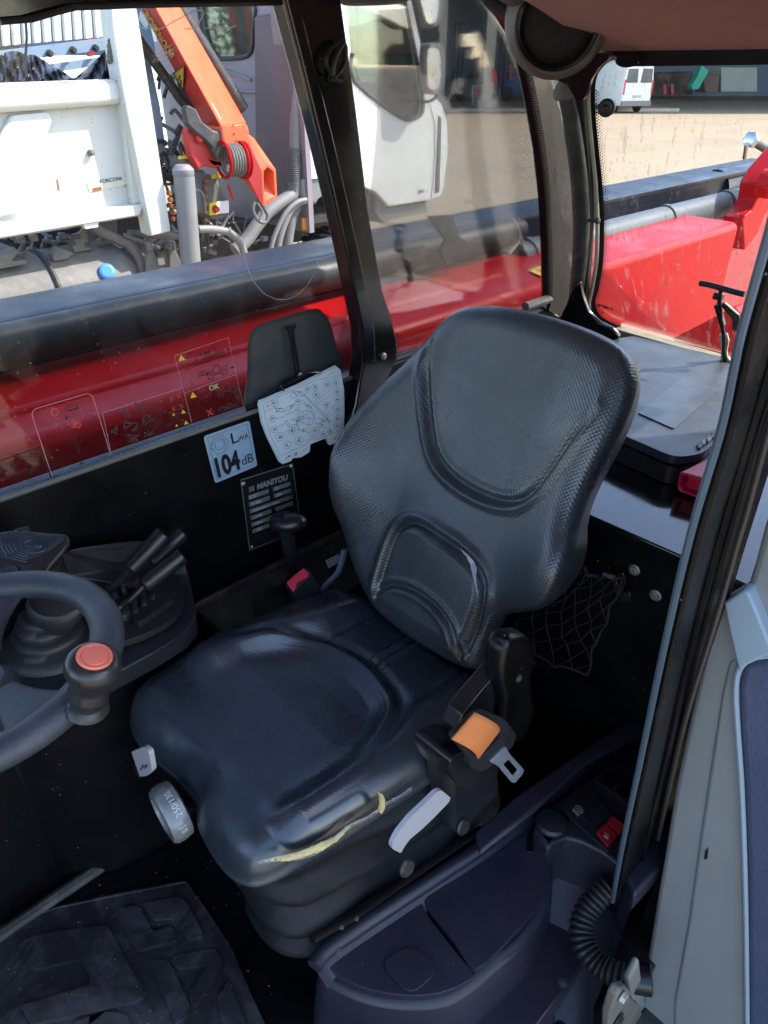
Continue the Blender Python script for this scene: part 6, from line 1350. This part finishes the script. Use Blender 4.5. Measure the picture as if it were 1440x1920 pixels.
# parallel cylinder behind the arm
MB().tube([pt(318,-10,y=YC+.45), pt(455,205,y=YC+.45)], .055, 14).build('arm_cylinder', DKMET, cr)
MB().tube([pt(250,60,y=YC+.35), pt(356,210,y=YC+.35)], .035, 12).build('hydraulic_pipe', DKMET, cr)
# knuckle block, sheave and jib end
kb_ = MB(); kb_.prism(pts([(415,237),(463,232),(468,245),(466,270),(462,276),(420,276),(418,262)], y=YC-.02), (0,.24,0)); kb_.build('knuckle_block', CRANE, cr, bevel=.02, seg=3)
for (a,b) in ((437,235),(439,251),(443,264)): MB().lathe([(.006,0),(.006,.004)], pt(a,b,y=YC-.024), NW, 8).build('grease_hole', INK, cr)
kp_ = MB(); kp_.prism(pts([(350,248),(354,238),(372,240),(392,262),(410,300),(418,306),(424,290),(422,262),(430,278),(424,305),(406,316),(380,312),(372,318),(358,290)], y=YC+.06), (0,.08,0)); kp_.build('knuckle_plate', CRANED, cr, bevel=.01)
gp_ = MB(); gp_.prism(pts([(346,205),(352,196),(370,206),(380,228),(400,244),(414,248),(420,262),(416,280),(412,300),(406,300),(398,276),(384,262),(366,248),(350,232)], y=YC+.0), (0,.06,0)); gp_.build('link_plate', DKMET, cr, bevel=.015, seg=3)
MB().lathe([(.03,0),(.03,.02),(.02,.03)], pt(373,259,y=YC+.05), NW, 20).build('pin_boss', CRANED, cr)
for i in range(5):
    a = 427+5*i; c = pt(a, 300, y=YC-.02); 
    MB().tube([c+Vector((.0,.09*math.cos(t), .105*math.sin(t))) for t in [2*math.pi*k/30 for k in range(31)]], .011, 8).build('hose_coil', GRMET, cr)
for a in (419,452,458): 
    c = pt(a, 300, y=YC-.02); MB().tube([c+Vector((0,.10*math.cos(t), .12*math.sin(t))) for t in [2*math.pi*k/30 for k in range(31)]], .013, 8).build('sheave_rim', BOOMR, cr)
j1 = MB(); yj = YC+.02
Lq, Mq, Rq = ((452,280),(484,388)), ((466,300),(488,312)), ()
P0 = [pt(a,b,y=YC+.05) for a,b in ((440,285),(468,250),(478,256),(520,310),(490,322))]
hexo = [(490,318),(502,308),(517,318),(520,370),(505,380),(494,390),(491,345)]
hexi = [(494,321),(502,313),(513,321),(516,368),(503,374),(496,380),(494,345)]
H0 = pts(hexo, y=YC-.05); back = pt(456,262,y=YC+.15)-pt(500,325,y=YC-.05)
j1.prism(H0, back*.95, holes=[pts(hexi, y=YC-.05)]); j1.build('jib_tube', CRANE, cr)
j2 = MB(); n2 = [pt(446,296,y=YC-.0), pt(464,262,y=YC-.0), pt(491,322,y=YC-.052), pt(494,390,y=YC-.052), pt(484,385,y=YC-.05)]
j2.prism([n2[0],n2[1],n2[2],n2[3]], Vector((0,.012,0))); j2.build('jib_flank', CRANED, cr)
hk_ = MB(); hk_.tube(smoothpath(pts([(478,378),(474,392),(480,408),(488,416),(498,416),(502,404),(496,392),(494,384)], y=YC-.05), 5), .014, 8); hk_.tube(smoothpath(pts([(482,380),(492,398),(486,412)], y=YC-.06), 4), .009, 8); hk_.build('hook', GRMET, cr)
# vertical outrigger cylinder, valve bank
vc = MB(); vc.tube(pts([(345,330),(352,420),(360,520)], y=YC+.0), .075, 26); vc.build('outrigger_cylinder', GPIPE, cr)
MB().lathe([(.06,-.03),(.078,0),(.078,.03),(.05,.06)], pt(344,326,y=YC), (0,0,1), 20).build('cylinder_cap', RUST, cr)
vb_ = MB(); vb_.prism(pts([(352,322),(386,318),(388,400),(360,402)], y=YC+.25), (0,.3,0)); vb_.build('valve_block', RUST, cr, bevel=.02)
vb_ = MB(); vb_.prism(pts([(386,336),(404,326),(424,370),(432,380),(432,404),(412,414),(392,410),(386,380)], y=YC+.2), (0,.3,0)); vb_.build('valve_block', GRMET, cr, bevel=.02)
vb_ = MB(); vb_.prism(pts([(340,296),(370,296),(374,316),(344,322)], y=YC+.18), (0,.2,0)); vb_.build('valve_block', GRMET, cr, bevel=.02)
for (a,b,c,d,m) in ((394,381,408,404,YEL),(408,378,429,401,WHITE),(337,293,358,299,YEL),(399,328,406,336,YEL),(409,324,415,334,YEL)): MB().prism(rnd(pts([(a,b),(c,b-2),(c,d-2),(a,d)], y=YC+.17), .006), (0,.02,0)).build('control_label', m, cr)
MB().lathe([(.03,0),(.02,.03)], pt(404,392,y=YC+.165), NW, 12).build('red_button', CRANED, cr)
for k in range(6): MB().lathe([(.016,0),(.014,.02)], pt(385,338+15*k,y=YC+.17), NW, 8).build('rusty_bolt', RST, cr)
for k in range(5): MB().lathe([(.02,0),(.015,.03)], pt(316+2*k,362+12*k,y=YC+.2), NW, 8).build('rusty_bolt', RST, cr)
MB().tube(smoothpath(pts([(358,358),(374,358),(382,372),(384,400)], y=YC+.1), 5), .014, 8).build('grab_handle', GRMET, cr)
MB().tube(pts([(428,348),(438,374)], y=YC+.15), .014, 8).build('red_handle', CRANED, cr)
for k in range(70):
    a, b = random.uniform(296,350), random.uniform(285,420)
    if k > 30: a, b = random.uniform(290,380), random.uniform(60,300)
    if k > 55: a, b = random.uniform(380,440), random.uniform(400,440)
    c = pt(a, b, y=YC+random.uniform(.3,.7)); m = random.choice((DKMET,GRMET,DKMET,STEEL if k % 7 == 0 else DKMET,RUST)); q = MB()
    q.tube(smoothpath([c, c+Vector((random.uniform(-.1,.1),.02,random.uniform(-.1,.1))), c+Vector((random.uniform(-.15,.15),0,random.uniform(-.2,.1)))], 3), random.uniform(.008,.02), 8); q.build('hydraulic_fitting', m, cr)
MB().box((pt(300,300,y=YC).x, YC+.9, .9),(pt(400,300,y=YC).x, YC+1.9, 2.2)).build('crane_column', DKMET, cr)
pl_ = MB(); pl_.prism(pts([(262,90),(276,88),(300,200),(312,290),(300,300),(284,190)], y=YC+.5), (0,.05,0)); pl_.build('pale_side_rail', bpy.data.materials['blue_grey_paint'], cr)

# ================================================================ YARD, SHED, VAN, DISTANCE
D0 = 50.
def yp(px, py, D):       # point on the vertical plane D metres ahead across the yard
    return pp(px, py, CAM+HX*D, HX)
shed = thing('open_shed', 'long blue grey open sided industrial shed with pale concrete posts across the yard', 'building', HX*66)
gz = lambda px, D: -0
def ypl(l, D): return [yp(a,b,D) for a,b in l]
# back wall
b0 = HX*70; MB().prism([b0-HY*60, b0+HY*95, b0+HY*95+Vector((0,0,14)), b0-HY*60+Vector((0,0,14))], HX*.3).build('back_wall', WALLB, shed, smooth=False)
rf = MB(); rf.prism([HX*46-HY*14+Vector((0,0,8.2)), HX*46+HY*95+Vector((0,0,8.2)), HX*70+HY*95+Vector((0,0,9.5)), HX*70-HY*14+Vector((0,0,9.5))], Vector((0,0,.25))); rf.build('canopy_roof', WALLB, shed)
def ypost(px, D, w=.55):
    q = yp(px, 192, D); q = Vector((q.x,q.y,0)); m = MB(); a = HY*(w/2)+HX*.0
    m.prism([q-HY*w/2, q+HX*.0+HY*.12, q+HY*w/2+HX*.35, q+HX*w], Vector((0,0,8.2))); m.build('post', CONC, shed)
    m = MB(); m.box((q.x-.4,q.y-.4,0),(q.x+.4,q.y+.4,.55)); m.build('post_foot', CREAM, shed, bevel=.03)
ypost(914, 48, .62); ypost(826, 48, .5); 
for s in (-14, 30, 46, 62, 78): 
    m = MB(); q = HX*47+HY*s; m.box((q.x-.25,q.y-.25,0),(q.x+.25,q.y+.25,8.2)); m.build('post', CONC, shed)
kz = MB(); kz.prism([HX*47.5-HY*20, HX*47.5+HY*17, HX*56+HY*17, HX*56-HY*20], Vector((0,0,.12))); o = kz.build('raised_pavement', KERB, smooth=False); tag(o, kind='structure')
kz = MB(); kz.prism([HX*46.9-HY*20, HX*46.9+HY*17, HX*47.45+HY*17, HX*47.45-HY*20], Vector((0,0,.14))); o = kz.build('kerb', CONC, smooth=False); tag(o, kind='structure')
ext = thing('fire_extinguisher', 'red fire extinguisher hanging on the concrete post of the shed', 'extinguisher', yp(926,150,47.3)); e = MB(); c = yp(926,142,47.3); e.lathe([(.02,-.35),(.14,-.33),(.15,-.2),(.15,.22),(.08,.33),(.03,.36)], c, (0,0,1), 16); e.build('bottle', REDP, ext)
e = MB(); e.tube([c+Vector((0,0,.36)), c+Vector((.1,-.1,.42))], .03, 6); e.build('valve', PLAS, ext)
# machinery silhouettes in the shed
def forklift(px, D, label, m1, m2, k=1.):
    c = yp(px, 192, D); c.z = 0; t = thing('forklift', label, 'forklift', c)
    L = lambda a, b, z: c+HY*a*k+HX*b*k+Vector((0,0,z*k))
    m = MB()
    for s in (-1.2,-.9): m.prism([L(s,0,.2),L(s+.14,0,.2),L(s+.14,.2,.2),L(s,.2,.2)], Vector((0,0,3.9*k)))
    m.prism([L(-1.2,0,4.0),L(-.5,0,4.0),L(-.5,.2,4.0),L(-1.2,.2,4.0)], Vector((0,0,.15*k))); m.build('mast', DKMET, t)
    m = MB(); m.prism([L(-.8,0,.45),L(1.3,0,.45),L(1.3,0,1.5),L(.6,0,1.65),L(-.8,0,1.1)], HX*1.3*k); m.build('body', m1, t, bevel=.1)
    m = MB()
    for s in (-.6,.8): m.tube([L(s,.1,1.2),L(s*.8,.1,2.7),L(s*.8,1.1,2.7)], .06*k, 6)
    m.tube([L(-.5,.1,2.7),L(.7,.1,2.7)], .06*k, 6); m.build('overhead_guard', DKMET, t)
    m = MB(); m.prism([L(-1.9,-.1,.2),L(-1.1,-.1,.2),L(-1.1,-.1,.3),L(-1.9,-.1,.3)], HX*.15); m.build('fork', DKMET, t)
    for s in (-.5,.9):
        m = MB(); m.lathe([(.05,0),(.33*k,.02),(.36*k,.1),(.36*k,.3),(.1,.32)], L(s,-.15,.36), HX, 18); m.build('wheel', RUB, t)
    m = MB(); m.prism([L(0,.3,1.5),L(.5,.3,1.5),L(.5,.3,2.1),L(.3,.3,2.1)], HX*.4); m.build('driver_seat', m2, t)
forklift(880, 60, 'dark forklift with tall mast left of the shed post', mat('dark_green_machine', (.03,.05,.05), .5), PLA, 1.15)
forklift(965, 62, 'blue forklift standing right of the shed post', mat('blue_machine', (.05,.14,.32), .5), PLA, 1.2)
rk = thing('steel_rack', 'rusty red steel frame standing beside the blue forklift', 'rack', yp(965,180,52)); 
for (a,b,c,d) in ((956,126,962,150),(972,126,978,150)): MB().prism(ypl([(a,b),(a+4,b),(c+1,d),(c-4,d)], 53), HX*.3).build('upright', mat('rusty_red_steel', (.42,.13,.09), .7) if 'rusty_red_steel' not in bpy.data.materials else bpy.data.materials['rusty_red_steel'], rk)
MB().prism(ypl([(956,123),(980,123),(980,128),(956,128)], 53), HX*.3).build('crossbar', bpy.data.materials['rusty_red_steel'], rk)
sg = thing('gate_sign', 'small framed sign panel with red marks at the foot of the shed post', 'sign', yp(892,196,47.5)); 
MB().prism(ypl([(886,162),(904,160),(904,194),(886,196)], 48.2), HX*.03).build('panel', GRMET, sg); m = MB()
strokes(m, lambda a,b: yp(a,b,48.15), [[(886,162),(904,160)],[(886,162),(886,196)],[(904,160),(904,194)]], .06, -HX, .01); m.build('frame', ALU, sg, smooth=False)
m = MB(); fillpoly(m, lambda a,b: yp(a,b,48.15), [(890,164),(897,163),(897,168),(890,168)], -HX, .02); fillpoly(m, lambda a,b: yp(a,b,48.15), circ(893,176,3.5,8)[:-1], -HX, .02); m.build('red_mark', REDI, sg, smooth=False)
# white van
c = yp(1191,197,45.0); c.z = 0; van = thing('parked_van', 'white panel van seen from behind, parked in front of the shed', 'van', c); VL = lambda a, b, z: c+HY*a+HX*b+Vector((0,0,z))
vrear = [(-.92,.35),(-.95,1.0),(-.93,1.6),(-.80,2.35),(-.6,2.5),(.6,2.5),(.80,2.35),(.93,1.6),(.95,1.0),(.92,.35)]
vm = MB(); VX = (HX*.95-HY*.3).normalized(); VY = Vector((VX.y,-VX.x,0)); VL = lambda a, b, z: c+VY*a+VX*b+Vector((0,0,z))
vm.loft([[VL(a*.97,0,z) for a,z in vrear],[VL(a,.1,z) for a,z in vrear],[VL(a,3.4,z) for a,z in vrear],[VL(a*.95,4.1,.35+(z-.35)*.75) for a,z in vrear],[VL(a*.9,4.9,.35+(z-.35)*.35) for a,z in vrear]]); vm.build('van_body', WHITE, van, bevel=.05)
vg = MB(); 
for s in (-.45,.45): vg.prism([VL(s-.36,-.015,1.45),VL(s+.36,-.015,1.45),VL(s+.3,-.015,2.1),VL(s-.3,-.015,2.1)], VX*.01)
vg.build('rear_window', mat('dark_van_glass', (.10,.11,.11), .1), van, smooth=False)
for s in (-.9,.84):
    m = MB(); m.prism([VL(s,-.02,.9),VL(s+.09,-.02,.9),VL(s+.09,-.02,1.6),VL(s,-.02,1.6)], VX*.02); m.build('tail_lamp', REDP, van)
MB().prism([VL(-.95,-.08,.35),VL(.95,-.08,.35),VL(.95,-.08,.6),VL(-.95,-.08,.6)], VX*.1).build('bumper', GPIPE, van, bevel=.03)
MB().prism([VL(-.25,-.02,.75),VL(.27,-.02,.75),VL(.27,-.02,.87),VL(-.25,-.02,.87)], VX*.02).build('number_plate', CREAM, van)
for s in (-.85,.62):
    m = MB(); m.lathe([(.05,0),(.30,.02),(.33,.06),(.33,.2),(.1,.22)], VL(s,.9,.33), VY, 18); m.build('wheel', RUB, van)
# things stored along the right of the shed
def far(name, label, cat, poly, D, m, th=1.):
    P = ypl(poly, D); P2 = [Vector((p.x,p.y,max(p.z,.02))) for p in P]; o = MB().prism(P2, HX*th).build(name, m, bevel=.05); tag(o, label, cat); return o
far('shipping_container', 'pale green grey shipping container at right end of the shed', 'container', [(1352,126),(1420,126),(1420,172),(1352,172)], 60, mat('pale_green_container', (.36,.40,.36), .7, dust=.3), 3)
far('skip', 'brown steel skip between green chute and container', 'skip', [(1318,140),(1350,140),(1346,174),(1322,174)], 60, mat('brown_steel', (.16,.10,.08), .7), 2)
o = MB().prism(ypl([(1298,168),(1310,168),(1330,132),(1316,122),(1306,146),(1296,160)], 58), HX*.8).build('green_chute', mat('green_plastic', (.05,.42,.28), .5), bevel=.05); tag(o, 'slanting bright green chute in front of the shed', 'chute')
for (a, lab) in ((1244,'left red post of the pair beside the van'),(1258,'right red post of the pair beside the van')):
    o = MB().prism([Vector((p.x,p.y,max(0,p.z))) for p in ypl([(a,158),(a+5,158),(a+6,176),(a+1,178)], 58)], HX*.4).build('red_post', mat('dull_red', (.40,.06,.05), .6) if 'dull_red' not in bpy.data.materials else bpy.data.materials['dull_red']); tag(o, lab, 'post', 'red posts by the shed')
o = MB().prism([Vector((p.x,p.y,max(0,p.z))) for p in ypl([(1214,142),(1240,136),(1300,134),(1300,178),(1214,178)], 66)], HX*1.5).build('scrap_heap', mat('dark_scrap', (.07,.06,.06), .8, dust=.8, dscale=1.), bevel=.2); tag(o, 'dark heap of stored machinery behind the white van', 'machinery')
# ---- fence and trees beyond the truck, seen through its windows
fen = thing('panel_fence', 'pale grey green fence beyond the parked truck', 'fence', (4,16,0))
FD = Vector((1,.35,0)).normalized(); 
for i in range(97):
    p = Vector((-14,13,0))+FD*(i*.5); m = MB(); m.obox(p+Vector((0,0,1.25)), .46, .06, 2.5, FD); m.build('panel', FENCE, fen, smooth=False)
def tree(x, y, h, r, label):
    t = thing('tree', label, 'tree', (x,y,0), 'trees behind the fence')
    m = MB(); m.tube(smoothpath([(x,y,0),(x+.1,y,h*.3),(x-.1,y+.1,h*.6),(x,y,h*.85)], 3), [.22*(1-i/10)+.03 for i in range(10)], 8)
    for k in range(6):
        a = k*1.1; m.tube([(x,y,h*(.35+.07*k)),(x+r*.7*math.cos(a), y+r*.7*math.sin(a), h*(.5+.07*k))], [.07,.02], 6)
    m.build('trunk', BARK, t)
    m = MB(); cl = [(x+random.gauss(0,r*.45), y+random.gauss(0,r*.45), h*random.uniform(.35,1)) for _ in range(26)]
    for k in range(5200):
        c = random.choice(cl); s = random.uniform(.06,.16); p = Vector((c[0]+random.gauss(0,r*.2), c[1]+random.gauss(0,r*.2), c[2]+random.gauss(0,r*.17)))
        u = Vector((random.gauss(0,1),random.gauss(0,1),random.gauss(0,1))).normalized(); v = u.orthogonal().normalized(); m.add([p, p+u*s+v*s*.4, p+u*s*1.7, p+u*s-v*s*.4], [(0,1,2,3)])
    m.build('crown', LEAF, t, smooth=False)
tree(2, 22, 8, 3.2, 'broad green tree seen through the rear window of the truck cab'); tree(21.5, 29, 9, 3.5, 'tall green tree seen through the door window of the truck'); tree(29.5, 32, 8.5, 3.2, 'green tree behind the pale fence right of the truck windscreen'); tree(-5, 18, 8, 3, 'green tree behind the tipper headboard')
